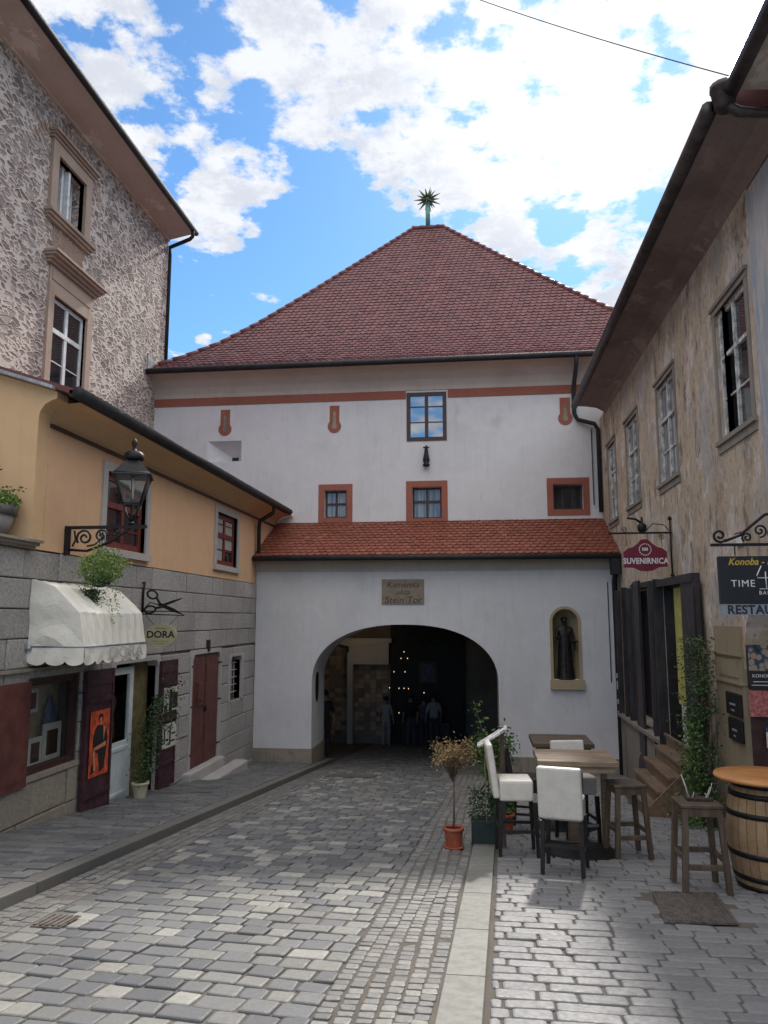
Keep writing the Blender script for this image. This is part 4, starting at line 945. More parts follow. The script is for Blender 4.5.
m = MB(); m.lathe([(.05, 0), (.1, .03), (.105, .05), (.02, .05)], (ncx + .17, YA - .04, 1.05), 12); m.build('bowl', 'bronze', st)
m = MB(); m.lathe([(.22, 0), (.22, .04), (.19, .05)], (ncx, YA + .14, .24), 16); m.build('base', 'bronze', st)
pq = thing('street_plaque', 'weathered stone street plaque with gothic lettering above the archway', 'plaque', (-1.72, YA, 1.91))
m = MB(); m.fbox(FF(YA), -2.2, -1.22, 1.92, 2.49, -.04, .0); m.build('slab', 'sign_stone', pq, bevel=.006)
FFt = FF(YA)
for (s_, z_, sz) in (('Kamenita', 2.36, .19), ('ulica', 2.19, .17), ('Stein Tor', 2.01, .215)): text(s_, sz, 'lettering', 'engraved', pq, FFt, -1.71, z_, -.041, shear=.25, ext=.002, sx=1.05)
ir = thing('iron_ornament', 'small black iron figure fixed to the white wall under the top window', 'ornament', (-1.25, YM - .05, 5.47))
m = MB(); m.lathe([(.085, 0), (.09, .05), (.06, .08), (.09, .14), (.075, .25), (.05, .35), (.04, .46), (.045, .5), (.01, .55)], (-1.25, YM - .1, 5.47), 14); m.tube([(-1.33, YM - .1, 5.97), (-1.25, YM - .1, 5.95), (-1.17, YM - .1, 5.97)], .02, 6); m.build('figure_body', 'black_metal', ir)
sp = thing('roof_star', 'green copper post topped with a spiked star on the roof ridge', 'finial', (-1.53, 25.5, 15.38))
m = MB(); m.tube([(-1.53, 25.5, 15.38), (-1.53, 25.5, 16.4)], .085, 10); m.build('post', 'copper_green', sp)
m = MB(); c0 = Vector((-1.53, 25.5, 16.45))
for k in range(14): a = 2 * math.pi * k / 14; m.tube([c0, c0 + Vector((math.cos(a), 0, math.sin(a))) * (.5 if k % 2 else .42)], [.07, .006], 6)
for sy in (-1, 1):
    for k in range(7): a = 2 * math.pi * k / 7; m.tube([c0, c0 + Vector((math.cos(a) * .6, sy * .6, math.sin(a) * .6)) * .45], [.06, .006], 6)
m.lathe([(.01, -.12), (.1, -.06), (.12, 0), (.1, .06), (.01, .12)], tuple(c0), 12); m.build('star', 'star_gold', sp)

# ------------------------------------------------------------------ weathered house (right)
rh = thing('weathered_house', 'long peeling brown house with dark eaves and grey framed windows', 'house', (XR + 2, 13, g(13)))
F = FR(XR)
wr = [(8.88, 10.0, 3.85, 5.52), (12.18, 13.30, 3.85, 5.53), (14.98, 16.10, 3.86, 5.58), (17.40, 18.32, 3.84, 5.60)]
dd1 = (14.1, 17.3, -.45, 2.17); dd2 = (11.45, 13.55, -.75, 2.12); arch_h = (7.35, 9.72, -1.0, 1.55)
HR = wr + [dd1, dd2]
m = MB(); wall_grid(m, F, 9.72, YM + .3, -2.2, 6.6, HR[1:] + [(9.72, 10.0, 3.85, 5.52)], 0, .4)
m2_ = [(8.62, 9.72, 3.85, 5.52)]
wall_grid(m, F, 8.62, 9.72, 3.0, 6.6, [(8.88, 9.72, 3.85, 5.52)], 0, .4)
cx = (7.35 + 9.72) / 2; hw = (9.72 - 7.35) / 2
pts = [(8.62, 3.0), (9.72, 3.0), (9.72, .9)] + [p for p in arc(cx, .9, hw, 1.2, 0, 72, 12)][1:] + [(8.62, .9 + 1.2 * math.sqrt(1 - ((8.62 - cx) / hw) ** 2))]
m.prism(F, pts, 0, .45)
m.build('wall', 'worn_plaster', rh)
nh = thing('ochre_grey_house', 'nearest house on the right, blue grey worn render round a bar archway', 'house', (XR + 2, 6, g(6)))
m = MB(); pts = [(1.0, -1.5), (1.0, 6.80), (7.5, 6.80), (7.5, 6.45), (8.615, 6.45), (8.615, .9 + 1.2 * math.sqrt(1 - ((8.62 - cx) / hw) ** 2))] + arc(cx, .9, hw, 1.2, 86, 180, 14) + [(7.35, -1.5)]
m.prism(F, pts, -.01, .45); m.build('wall', 'blue_grey_render', nh)
m = MB(); m.add([(XR, 1, 6.80), (2.64, 1, 6.84), (2.64, 7.35, 6.84), (XR, 7.35, 6.80)], [(0, 1, 2, 3)]); m.build('soffit', 'soffit_brown', nh)
m = MB(); m.prism(FF(0), [(2.63, 6.86), (2.63, 6.95), (5.6, 8.9), (5.6, 6.86)], 1.0, 7.35); m.build('roof', 'tiles_purple', nh)
m = MB(); m.tube([(2.60, 1, 6.83), (2.60, 7.4, 6.83)], .08, 10); m.build('gutter', 'brown_gutter', nh)
m = MB()
for k in range(19): y = 1.2 + k * .27; m.tube([(2.52, y, 6.98), (3.2, y, 7.42)], [.1, .09], 10)
m.build('eaves_tiles', 'tiles_purple', nh)
m = MB(); m.smooth = True; m.lathe([(.06, -.2), (.10, -.16), (.125, .02), (.135, .03), (.135, .08), (.10, .08)], (2.56, 7.42, 6.86), 14); m.tube([(2.52, 7.4, 6.75), (2.68, 7.38, 6.62), (3.05, 7.3, 6.5), (3.1, 7.3, 5.0)], .055, 8); m.build('rain_hopper', 'brown_gutter', nh)
# eaves of the long house
m = MB()
cv = [(XR, 6.5), (XR - .06, 6.58), (XR - .2, 6.66), (XR - .45, 6.70), (XR - .66, 6.72)]
for (xa, za), (xb, zb) in zip(cv, cv[1:]): m.smooth = True; m.add([(xa, 7.5, za), (xa, 18.45, za), (xb, 18.45, zb), (xb, 7.5, zb)], [(0, 1, 2, 3)])
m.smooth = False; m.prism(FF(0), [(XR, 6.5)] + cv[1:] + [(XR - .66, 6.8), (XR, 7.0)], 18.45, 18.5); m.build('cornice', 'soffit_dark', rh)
m = MB(); m.prism(FF(0), [(2.46, 6.74), (2.46, 6.84), (5.9, 8.9), (5.9, 6.74)], 7.5, 18.55); m.build('roof', 'tiles_purple', rh)
m = MB(); m.tube([(2.44, 7.5, 6.76), (2.44, 18.6, 6.76)], .085, 10); m.build('gutter', 'brown_gutter', rh)
for i, h in enumerate(wr):
    window(F, rh, h[0], h[1], h[2], h[3], .04, 'grey_frame', 'glass_curtain' if i else 'glass_dark', .06, 2, (.37,), (.69,), .05)
    m = MB(); moulding(m, F, h[0] - .10, h[1] + .10, h[3] + .0, [(.07, .02), (.05, .045)]); m.fbox(F, h[0] - .1, h[0] - .002, h[2], h[3], -.015, .03); m.fbox(F, h[1] + .002, h[1] + .1, h[2], h[3], -.015, .03)
    moulding(m, F, h[0] - .12, h[1] + .12, h[2] - .16, [(.10, .02), (.058, .05)]); m.build('window_surround', 'grey_concrete', rh)
# base stone and cellar opening below the shutters
m = MB(); m.fbox(F, 13.62, 17.5, -1.95, -.45, -.10, .05); m.fbox(F, 13.6, 17.5, -.49, -.43, -.18, .05); m.build('shop_base', 'grey_concrete', rh)
m = MB(); m.prism(F, [(14.9, -2.0), (15.75, -2.0), (15.75, -1.1), (15.5, -.95), (14.9, -.95)], -.105, -.06); m.build('cellar_opening', 'poster_and_recess_black', rh)
m = MB(); m.fbox(F, 17.27, 17.3, -.5, 2.2, .004, .4); m.fbox(F, 13.52, 13.55, -1.0, 2.12, .004, .95); m.fbox(F, 14.0, 17.4, -.5, 2.3, .38, .45); m.fbox(F, 11.4, 13.6, -1.2, 2.2, .9, .95); m.fbox(F, 11.42, 11.45, -1.2, 2.2, .4, .95); m.build('doorway_recess', 'poster_and_recess_black', rh)  # black lining over reveals and backs; the interior's darkness put into the colour
# folded dark shutters that stand out from the wall
def rshut(u, z0, z1, w_, ang, lab=None):
    m = MB(); a = R(ang); du, dx = math.cos(a), math.sin(a)
    def G_(p, z, q): return (XR - p * dx - q * du, u + p * du - q * dx, z)
    m.fbox(G_, 0, w_, z0, z1, 0, .045)
    for (za, zb) in ((z0 + .12, z0 + (z1 - z0) * .45), (z0 + (z1 - z0) * .5, z1 - .12)):
        m.fbox(G_, .07, w_ - .07, za, zb, -.012, 0); m.fbox(G_, .07, w_ - .07, za, zb, .045, .057)
    return m.build('door_shutter', 'dark_wood', rh)
rshut(17.35, -.42, 2.2, .16, 85); rshut(16.75, -.42, 2.24, .13, 88); rshut(16.1, -.42, 2.2, .16, 80); rshut(15.45, -.42, 2.27, .15, 85)
m = MB(); m.fbox(F, 14.95, 15.4, -.9, 2.30, -.14, -.09); m.fbox(F, 14.15, 14.5, -.95, 2.2, -.07, -.02); m.fbox(F, 14.2, 15.9, 2.16, 2.26, -.1, .05); m.build('door_shutter', 'dark_wood', rh)
rshut(14.1, -.95, 2.22, .14, 80); rshut(13.62, -.75, 2.26, .16, 85)
m = MB(); m.fbox(F, 11.35, 13.6, 2.12, 2.24, -.12, .1); m.fbox(F, 11.2, 12.05, -.6, 2.16, -.10, -.05); m.fbox(F, 11.3, 11.95, .2, 2.05, -.12, -.1); m.build('door_shutter', 'dark_wood', rh)
m = MB(); m.fbox(F, 12.52, 12.95, .25, 2.08, .02, .06); m.build('door_jamb', 'yellow_paint', rh)
m = MB(); m.fbox(F, 12.40, 12.8, -.40, .24, .02, .06); m.build('door_jamb_foot', 'pale_board', rh)
# ochre stone pier of the arch with impost moulding
m = MB(); m.fbox(F, 9.725, 10.75, -1.5, 1.50, -.03, .02)
m.fbox(F, 9.70, 10.78, .80, .83, -.06, .02); m.fbox(F, 9.70, 10.78, 1.14, 1.17, -.06, .02); m.fbox(F, 9.85, 10.6, .88, 1.09, -.042, .0)
m.fbox(F, 9.715, 9.72, -1.5, 1.5, -.03, .45); m.build('arch_pier', 'ochre_stone', rh)
m = MB(); m.fbox(F, 7.0, 9.9, -1.5, 2.3, 1.2, 1.25); m.fbox(F, 9.725, 9.8, -1.5, 2.3, .46, 1.2); m.fbox(F, 9.70, 9.713, -1.5, .55, .03, .5); m.build('arch_interior', 'brown_frame', nh)
m = MB(); m.fbox(F, 10.9, 11.3, -1.6, -.75, -.12, .02); m.fbox(F, 6.4, 10.9, -1.5, -.95, -.14, .02); m.build('plinth', 'grey_concrete', nh)

# wooden door steps
ws = thing('wooden_steps', 'brown plank steps leading up to the open doorway with the yellow jamb', 'steps', (2.75, 12.2, g(12.2)))
for i in range(5):
    m = MB(); x0 = 2.28 + i * .17; z1 = -1.00 + i * .19
    for j in range(2): m.box(x0 + j * .002, XR - .15 + .02 * (i % 2), 11.5 + j * .85, 12.34 + j * .85, z1 - .05, z1)
    m.box(x0 + .03, x0 + .06, 11.52, 13.17, z1 - .25, z1 - .051)
    m.build('tread', 'step_wood', ws, bevel=.006)
m = MB(); m.box(2.3, 3.1, 11.42, 11.49, -1.25, -.3) if False else m.prism(FF(0), [(2.32, -1.3), (2.32, -1.02), (3.10, -.25), (3.12, -1.3)], 11.44, 11.49); m.build('stringer', 'step_wood', ws)

# ------------------------------------------------------------------ awning, lantern, left signs
F = FL(XL)
aw = thing('awning', 'dusty white fabric shop awning with scalloped valance over the shop window', 'awning', (XL, 9.4, 1.02))
ap = [(0, 2.05), (.14, 2.01), (.28, 1.96), (.40, 1.86), (.52, 1.76), (.63, 1.67), (.66, 1.47), (.69, 1.27)]
ya, yb = 8.42, 10.08
m = MB(); NY = 26; m.smooth = False
def awp(i, j, e=0):
    d, z = ap[i]; y = ya + (yb - ya) * j / NY
    wv_ = .012 * math.sin(j * 1.9 + i) + .010 * mnoise.noise(Vector((j * .4, i * .7, 1)))
    return (XL + d + wv_, y, z + wv_ * .6 + .02 * math.sin(math.pi * j / NY) * -1)
vs = [awp(i, j) for i in range(len(ap)) for j in range(NY + 1)]; n_ = NY + 1
m.add(vs, [(i * n_ + j, i * n_ + j + 1, (i + 1) * n_ + j + 1, (i + 1) * n_ + j) for i in range(len(ap) - 1) for j in range(NY)])
for (yy, jj) in ((ya, 0), (yb, NY)):
    rim = [awp(i, jj) for i in range(len(ap))]
    hub = Vector((XL, yy, 1.27)); K = 6; gr = []
    for p in rim:
        gr.append([hub.lerp(Vector(p), k / K) + Vector((0, .018 * math.sin(k * 1.3 + p[2] * 9) * math.sin(math.pi * k / K), 0)) for k in range(K + 1)])
    vs = [q for row in gr for q in row]; m.add(vs, [(i * (K + 1) + k, i * (K + 1) + k + 1, (i + 1) * (K + 1) + k + 1, (i + 1) * (K + 1) + k) for i in range(len(gr) - 1) for k in range(K)])
cn = m.build('canopy', 'awning_cloth', aw)
for e_ in cn.data.edges: pass
m = MB(); m.smooth = True
def valance(pa, pb, nsc):
    nn_ = nsc * 8; vs = []; pa, pb = Vector(pa), Vector(pb); nrm = (pb - pa).cross(Vector((0, 0, 1))).normalized()
    for j in range(nn_ + 1):
        p = pa.lerp(pb, j / nn_); sc_ = abs(math.sin(math.pi * j / 8)); drop = .18 + .045 * sc_ ** .6
        for k in range(4): vs.append(p + Vector((0, 0, -drop * k / 3)) + nrm * (.014 * math.sin(j * .55 + k) * k / 3))
    m.add(vs, [(j * 4 + k, j * 4 + k + 1, (j + 1) * 4 + k + 1, (j + 1) * 4 + k) for j in range(nn_) for k in range(3)])
valance((XL + .70, ya, 1.28), (XL + .70, yb, 1.28), 7); valance((XL, ya, 1.28), (XL + .70, ya, 1.28), 3); valance((XL, yb, 1.28), (XL + .70, yb, 1.28), 3)
m.build('valance', 'awning_cloth', aw)
m = MB(); m.tube([(XL + .02, ya, 1.27), (XL + .7, ya, 1.27), (XL + .7, yb, 1.27), (XL + .02, yb, 1.27)], .012, 6); m.tube([(XL + .0, ya - .03, 1.25), (XL + .06, ya - .03, 1.25)], .03, 8); m.build('frame', 'zinc', aw)
text('DORA', .2, 'lettering', 'faded_print', aw, lambda u, z, d: (XL + .715 - d, u, z), 9.45, 1.17, -.012, shear=0, ext=.002, sx=1.7)
# lantern and bracket
ln = thing('wall_lantern', 'black wrought iron lantern on a scrolled bracket on the ochre wall', 'lantern', (XL, 9.1, 2.42))
FV = lambda u, z, d: (u, 9.1 + d, z)
def spiral(cx, cz, r0, r1, a0, turns, n=26, y=9.1): return [(cx + (r0 + (r1 - r0) * i / n) * math.cos(R(a0 + 360 * turns * i / n)), y, cz + (r0 + (r1 - r0) * i / n) * math.sin(R(a0 + 360 * turns * i / n))) for i in range(n + 1)]
m = MB(); m.box(XL, XL + .06, 9.07, 9.13, 2.40, 2.76); m.box(XL + .06, -4.12, 9.08, 9.12, 2.72, 2.76)
m.tube([(XL + .05, 9.1, 2.46), (XL + .3, 9.1, 2.44), (XL + .6, 9.1, 2.55), (XL + .85, 9.1, 2.72)], .018, 6)
m.tube(spiral(XL + .26, 2.61, .02, .11, 0, 1.6), .014, 6); m.tube(spiral(XL + .48, 2.63, .015, .085, 180, -1.5), .012, 6); m.tube(spiral(XL + .68, 2.67, .01, .05, 0, 1.4), .011, 6)
m.tube([(XL + .3, 9.1, 2.5), (XL + .4, 9.1, 2.52), (XL + .5, 9.1, 2.6), (XL + .45, 9.1, 2.7)], .012, 6); m.tube([(XL + .1, 9.1, 2.5), (XL + .14, 9.1, 2.58), (XL + .12, 9.1, 2.7)], .012, 6)
m.build('bracket', 'black_metal', ln)
lc = (-4.33, 9.1)
def sq(rad, z): return [(lc[0] + rad * math.cos(R(45 + 90 * k + 20)), lc[1] + rad * math.sin(R(45 + 90 * k + 20)), z) for k in range(4)]
lo_, hi_ = sq(.15, 3.03), sq(.30, 3.40)
m = MB()
for k in range(4):
    m.tube([lo_[k], hi_[k]], .012, 6); m.tube([lo_[k], lo_[(k + 1) % 4]], .012, 6); m.tube([hi_[k], hi_[(k + 1) % 4]], .016, 6)
    m.tube([Vector(lo_[k]).lerp(Vector(lo_[(k + 1) % 4]), .5), Vector(hi_[k]).lerp(Vector(hi_[(k + 1) % 4]), .5)], .006, 5)
    m.tube([lo_[k], (lc[0] + (lo_[k][0] - lc[0]) * .55, lc[1] + (lo_[k][1] - lc[1]) * .55, 2.9), (lc[0], lc[1], 2.78)], .010, 5)
m.tube([(lc[0], lc[1], 2.74), (lc[0], lc[1], 3.03)], .018, 6); m.lathe([(.02, 0), (.05, .02), (.02, .05)], (lc[0], lc[1], 2.76), 10)
m.build('cage', 'black_metal', ln)
m = MB()
tp = sq(.10, 3.60); hb = sq(.34, 3.38)
m.add([Vector(p) for p in hb + tp], [(0, 1, 5, 4), (1, 2, 6, 5), (2, 3, 7, 6), (3, 0, 4, 7), (4, 5, 6, 7), (3, 2, 1, 0)])
m.lathe([(.11, 3.59), (.13, 3.62), (.12, 3.68), (.08, 3.71), (.03, 3.72), (.02, 3.77), (.035, 3.80), (.03, 3.85), (.008, 3.88)], (lc[0], lc[1], 0), 12); m.build('lamp_cap', 'black_metal', ln)
m = MB()
for k in range(4): m.add([Vector(p) for p in (lo_[k], lo_[(k + 1) % 4], hi_[(k + 1) % 4], hi_[k])], [(0, 1, 2, 3)])
m.build('glass_panel', 'lamp_glass', ln)
m = MB(); m.lathe([(.02, 0), (.02, .1), (.04, .14), (.045, .2), (.02, .26)], (lc[0], lc[1], 3.1), 10); m.build('bulb', 'candle_wax', ln)
# hanging basket below the bracket
hp = thing('hanging_basket', 'bushy light green trailing plant hanging above the white awning', 'plant', (-4.70, 9.1, 1.95))
m = MB(); m.lathe([(.04, 0), (.12, .04), (.15, .14)], (-4.70, 9.1, 1.98), 14); 
for k in range(3): a = k * 2.1; m.tube([(-4.7 + .14 * math.cos(a), 9.1 + .14 * math.sin(a), 2.1), (-4.7, 9.1, 2.7)], .004, 4)
m.build('pot', 'green_plastic', hp)
m = MB(); r2 = random.Random(4)
for k in range(3000):
    d = Vector((r2.gauss(0, 1), r2.gauss(0, 1), r2.gauss(0, 1))).normalized(); q = r2.random() ** .35
    lump = 1 + .42 * mnoise.noise(d * 2.2) + .1 * mnoise.noise(d * 6) 
    p = Vector((-4.68, 9.1, 2.23)) + Vector((d.x * .29, d.y * .29, d.z * .25)) * q * lump
    if p.z < 2.05: p.x += -.05
    m.leaf(p, r2.uniform(.02, .042), min(1, max(0, .55 + d.z * .2 + r2.gauss(0, .25))))
for (x, L) in ((-4.82, .52), (-4.75, .42), (-4.58, .62), (-4.40, .5), (-4.47, .3), (-4.86, .3)):
    y0 = 9.1 + r2.uniform(-.15, .1)
    for k in range(int(L * 110)):
        z = 2.1 - L * k / (L * 110); m.leaf((x + .04 * math.sin(z * 9) + r2.gauss(0, .02 if L > .4 else .05), y0 + r2.gauss(0, .02), z), r2.uniform(.02, .035), r2.random())
m.build('foliage', 'leaves_sunlit_lime', hp)
# dark tuft under it
m = MB()
for k in range(900): m.leaf((-4.80 + r2.gauss(0, .07), 9.08 + r2.gauss(0, .06), 1.95 - abs(r2.gauss(0, .11))), r2.uniform(.02, .04), r2.random())
m.build('trailing_foliage', 'leaves_dark', hp)
# scissors sign
ds = thing('shop_sign', 'cream oval DORA sign hanging below black iron scissors', 'sign', (XL, 11.4, 1.16))
Y0 = 11.4
m = MB(); m.tube([(XL + .01, Y0, 2.14), (XL + .05, Y0, 2.16), (XL + .03, Y0, 2.0), (XL + .03, Y0, 1.68)], .018, 6); m.tube([(XL + .03, Y0, 1.66), (-4.50, Y0, 1.64)], .009, 6)
m.tube([(XL + .03, Y0, 1.72), (XL + .15, Y0, 1.84), (XL + .3, Y0, 1.80)], .009, 6)
m.build('bracket', 'black_metal', ds)
m = MB()
for (cx_, cz_, rx_, rz_, tl) in ((-5.02, 1.96, .085, .06, -.35), (-5.05, 1.73, .09, .055, .12)):
    pts = [(cx_ + rx_ * math.cos(a) * math.cos(tl) - rz_ * math.sin(a) * math.sin(tl), Y0, cz_ + rx_ * math.cos(a) * math.sin(tl) + rz_ * math.sin(a) * math.cos(tl)) for a in [2 * math.pi * k / 18 for k in range(19)]]
    m.tube(pts, .016, 6)
m.tube([(-4.96, Y0, 1.93), (-4.88, Y0, 1.80)], .02, 6); m.tube([(-4.97, Y0, 1.75), (-4.85, Y0, 1.77)], .02, 6)
m.prism(FF(Y0), [(-4.90, 1.84), (-4.92, 1.79), (-4.70, 1.70), (-4.46, 1.635), (-4.52, 1.66), (-4.66, 1.745)], -.008, .004); m.prism(FF(Y0), [(-4.90, 1.76), (-4.90, 1.80), (-4.7, 1.87), (-4.54, 1.91), (-4.56, 1.885), (-4.72, 1.82)], .005, .015)
m.build('scissors', 'black_metal', ds)
m = MB(); m.tube([(-5.12, Y0, 1.65), (-4.98, Y0, 1.5)], .004, 4); m.tube([(-4.58, Y0, 1.64), (-4.72, Y0, 1.5)], .004, 4); m.build('chain', 'black_metal', ds)
m = MB(); m.prism(FF(Y0), arc(-4.855, 1.335, .255, .175, 0, 348, 32), -.02, .02); m.build('board', 'sign_cream', ds)
text('DORA', .145, 'lettering', 'paint_ink', ds, FF(Y0), -4.855, 1.345, -.022, ext=.002, sx=1.1, bold=.003)
m = MB(); m.fbox(FF(Y0), -5.0, -4.72, 1.245, 1.25, -.022, -.019); m.fbox(FF(Y0), -4.94, -4.78, 1.205, 1.21, -.022, -.019); m.fbox(FF(Y0), -4.95, -4.77, 1.44, 1.446, -.022, -.019); m.build('rule', 'paint_ink', ds)
# posters
po = thing('poster', 'orange and black figure poster on the maroon shutter left of the pale door', 'poster', (XL + .15, 10.15, -.55))
Fp = lambda u, z, d: (XL + .086 - d, u - .05, z)
m = MB(); m.fbox(Fp, 9.89, 10.42, -.50, .36, 0, .003); m.build('sheet', 'poster_orange', po)
m = MB()
m.prism(Fp, [(9.98, -.18), (9.97, .0), (10.02, .12), (10.1, .17), (10.2, .16), (10.33, .10), (10.38, -.02), (10.36, -.14), (10.3, -.42), (10.18, -.46), (10.12, -.2)], -.003, .0); m.prism(Fp, arc(10.17, .25, .065, .065, 0, 340, 12), -.0035, 0)
m.prism(Fp, [(9.93, -.46), (10.1, -.42), (10.08, -.3), (9.96, -.34)], -.003, 0)
m.build('figure_print', 'poster_and_recess_black', po)
m = MB(); m.prism(Fp, [(10.13, .26), (10.20, .26), (10.19, .17), (10.15, .16)], -.005, 0); m.prism(Fp, [(10.0, -.16), (10.32, -.13), (10.33, -.07), (10.0, -.12)], -.005, 0); m.prism(Fp, [(9.98, -.13), (10.03, -.14), (10.08, -.42), (10.02, -.42)], -.005, 0); m.prism(Fp, [(10.24, .15), (10.31, .12), (10.26, -.05)], -.005, 0); m.build('skin_print', 'poster_skin', po)
def wallpaper(name, lab, cat, u0, u1, z0, z1, base, blobs):
    t_ = thing(name, lab, cat, Fp((u0 + u1) / 2, z0, 0)); m = MB(); m.fbox(Fp, u0, u1, z0, z1, 0, .003); m.build('sheet', base, t_)
    m = MB()
    for (a, b, c, d) in blobs: m.fbox(Fp, u0 + a * (u1 - u0), u0 + b * (u1 - u0), z0 + c * (z1 - z0), z0 + d * (z1 - z0), -.002, 0)
    m.build('print', 'poster_and_recess_black', t_)
wallpaper('photo_print', 'black and white photo print in the upper panel of the right maroon shutter', 'picture', 12.27, 12.86, .06, .46, 'paper', [(.4, .6, 0, .9), (.62, 1, .1, .75), (.05, .25, .05, .3)])
wallpaper('notice_sheet', 'pale notice sheet with dark marks in the lower panel of the maroon shutter', 'notice', 12.27, 12.84, -.52, -.13, 'paper', [(.1, .2, .2, .8), (.5, .6, .1, .9), (.25, .45, .3, .38), (.65, .95, .5, .58), (.62, .9, .2, .28)])

# ------------------------------------------------------------------ plants
def pot(mb, c, r0, r1, h, rim=.02): mb.lathe([(r0, 0), (r1 * .96, h * .8), (r1 * .97, h * .82), (r1 + rim * .5, h * .83), (r1 + rim * .5, h), (r1 * .9, h), (r1 * .86, h * .9)], c, 20, cap=False); mb.lathe([(.001, 0), (r0, 0)], c, 20, cap=False)
bp = thing('planter_bowl', 'large grey bowl planter with ferny green plant on the stone coping', 'planter', (-5.62, 8.05, 2.50))
m = MB(); m.lathe([(.12, 0), (.2, .02), (.29, .12), (.335, .28)], (-5.62, 8.05, 2.5), 28); m.build('bowl', 'grey_pot', bp)
m = MB(); m.lathe([(.335, .27), (.36, .28), (.36, .38), (.33, .385)], (-5.62, 8.05, 2.5), 28); m.build('rim', 'grey_pot_rim', bp)
m = MB()
for k in range(2600):
    a = r2.uniform(0, 6.28); q = math.sqrt(r2.random()) * .38; z = 2.86 + (.22 - q * .35) * r2.random() * 1.5
    m.leaf((-5.62 + q * math.cos(a), 8.05 + q * math.sin(a), z), r2.uniform(.025, .05), r2.random())
m.build('foliage', 'leaves_sunlit_lime', bp)
m = MB()
for (x0_, z0_, dx_, dz_) in ((-5.75, 2.95, .3, .45), (-5.7, 2.95, .55, .2), (-5.8, 3, .1, .6)):
    pts = [Vector((x0_ + dx_ * t_, 8.0, z0_ + dz_ * t_ - .1 * t_ * t_)) for t_ in (0, .25, .5, .75, 1)]; m.tube(pts, .004, 4)
    for p in pts[1:]:
        for k in range(9): m.leaf(p + Vector((r2.gauss(0, .04), r2.gauss(0, .03), r2.gauss(0, .02))), .04, r2.random())
m.build('twig', 'leaves_dark', bp)
sp_ = thing('climbing_pot_plant', 'tall thin leafy plant in a cream pot on the pale door step', 'plant', (-5.02, 11.25, g(11.25) + PH))
m = MB(); pot(m, (-5.02, 11.25, g(11.25) + PH), .085, .12, .22); m.build('pot', 'cream_plastic', sp_)
m = MB(); zb_ = g(11.25) + PH + .2
pts = [Vector((-5.02 + .05 * math.sin(k * .8), 11.3 + .045 * k, zb_ + .10 * k)) for k in range(13)]; m.tube(pts, .008, 5); m.build('stem', 'bark', sp_)
m = MB()
for k in range(2000):
    t_ = r2.random(); p = pts[0].lerp(pts[-1], t_); sdv = .05 + .075 * math.sin(math.pi * min(1, t_ * 1.05)); m.leaf(p + Vector((r2.gauss(0, sdv * .8), r2.gauss(0, sdv * 1.5), r2.gauss(0, .04))), r2.uniform(.025, .05), r2.random())
for k in range(260): m.leaf((-5.02 + r2.gauss(0, .09), 12.3 + r2.gauss(0, .1), .25 + r2.gauss(0, .2)), .045, r2.random())
m.build('foliage', 'leaves_dark', sp_)
dt = thing('dry_tree', 'small standard tree with dry orange brown leaves in a terracotta pot', 'plant', (-.30, 8.72, g(8.72)))
z0 = g(8.72); m = MB(); pot(m, (-.30, 8.72, z0 + .02), .085, .105, .2, .015); m.lathe([(.10, 0), (.115, .025), (.09, .025)], (-.30, 8.72, z0), 18); m.build('pot', 'terracotta', dt)
m = MB(); m.lathe([(.001, 0), (.09, 0)], (-.30, 8.72, z0 + .18), 16, cap=False); m.build('potting_soil', 'soil', dt)
m = MB(); m.tube([(-.30, 8.72, z0 + .15), (-.29, 8.72, z0 + .5), (-.295, 8.72, z0 + .78)], [.013, .011, .009], 6); tips = []
for k in range(46):
    a = r2.uniform(0, 6.28); rad = r2.uniform(.05, .29); e = Vector((-.295 + rad * math.cos(a), 8.72 + rad * .9 * math.sin(a), z0 + .86 + r2.uniform(.0, .36) * (1 - rad * 1.2)))
    if e.x < -.42 : e.z += .03
    s0_ = Vector((-.295, 8.72, z0 + r2.uniform(.68, .8))); md = s0_.lerp(e, .5) + Vector((0, 0, .03)); m.tube([s0_, md, e], [.006, .004, .002], 4); tips += [e, md.lerp(e, .6)]
m.build('trunk', 'bark', dt)
m = MB()
for e in tips:
    for k in range(15): m.leaf(e + Vector((r2.gauss(0, .035), r2.gauss(0, .035), r2.gauss(0, .035))), r2.uniform(.016, .034), r2.random())
m.build('crown', 'leaves_dry', dt)
gp = thing('leafy_shrub', 'tall green leafy shrub in a dark pot behind the tilted board', 'plant', (.27, 10.6, g(10.6)))
z0 = g(10.6); m = MB(); pot(m, (.27, 10.6, z0), .13, .17, .3); m.build('pot', 'green_plastic', gp)
m = MB(); tips = []
for k in range(22):
    e = Vector((.27 + r2.uniform(-.38, .18), 10.6 + r2.uniform(-.15, .15), z0 + r2.uniform(.5, 1.35))); 
    if k == 0: e = Vector((-.06, 10.55, z0 + 1.5))
    s0_ = Vector((.25, 10.6, z0 + .25)); m.tube([s0_, s0_.lerp(e, .5) + Vector((0, 0, .08)), e], [.01, .006, .003], 5); tips += [s0_.lerp(e, q) + Vector((0, 0, .08 * math.sin(q * 3.1))) for q in (.5, .65, .8, .92, 1)]
m.build('stem', 'bark', gp)
m = MB()
for e in tips:
    for k in range(11): m.leaf(e + Vector((r2.gauss(0, .05), r2.gauss(0, .05), r2.gauss(0, .05))), r2.uniform(.035, .06), r2.random())
m.build('foliage', 'leaves_green', gp)
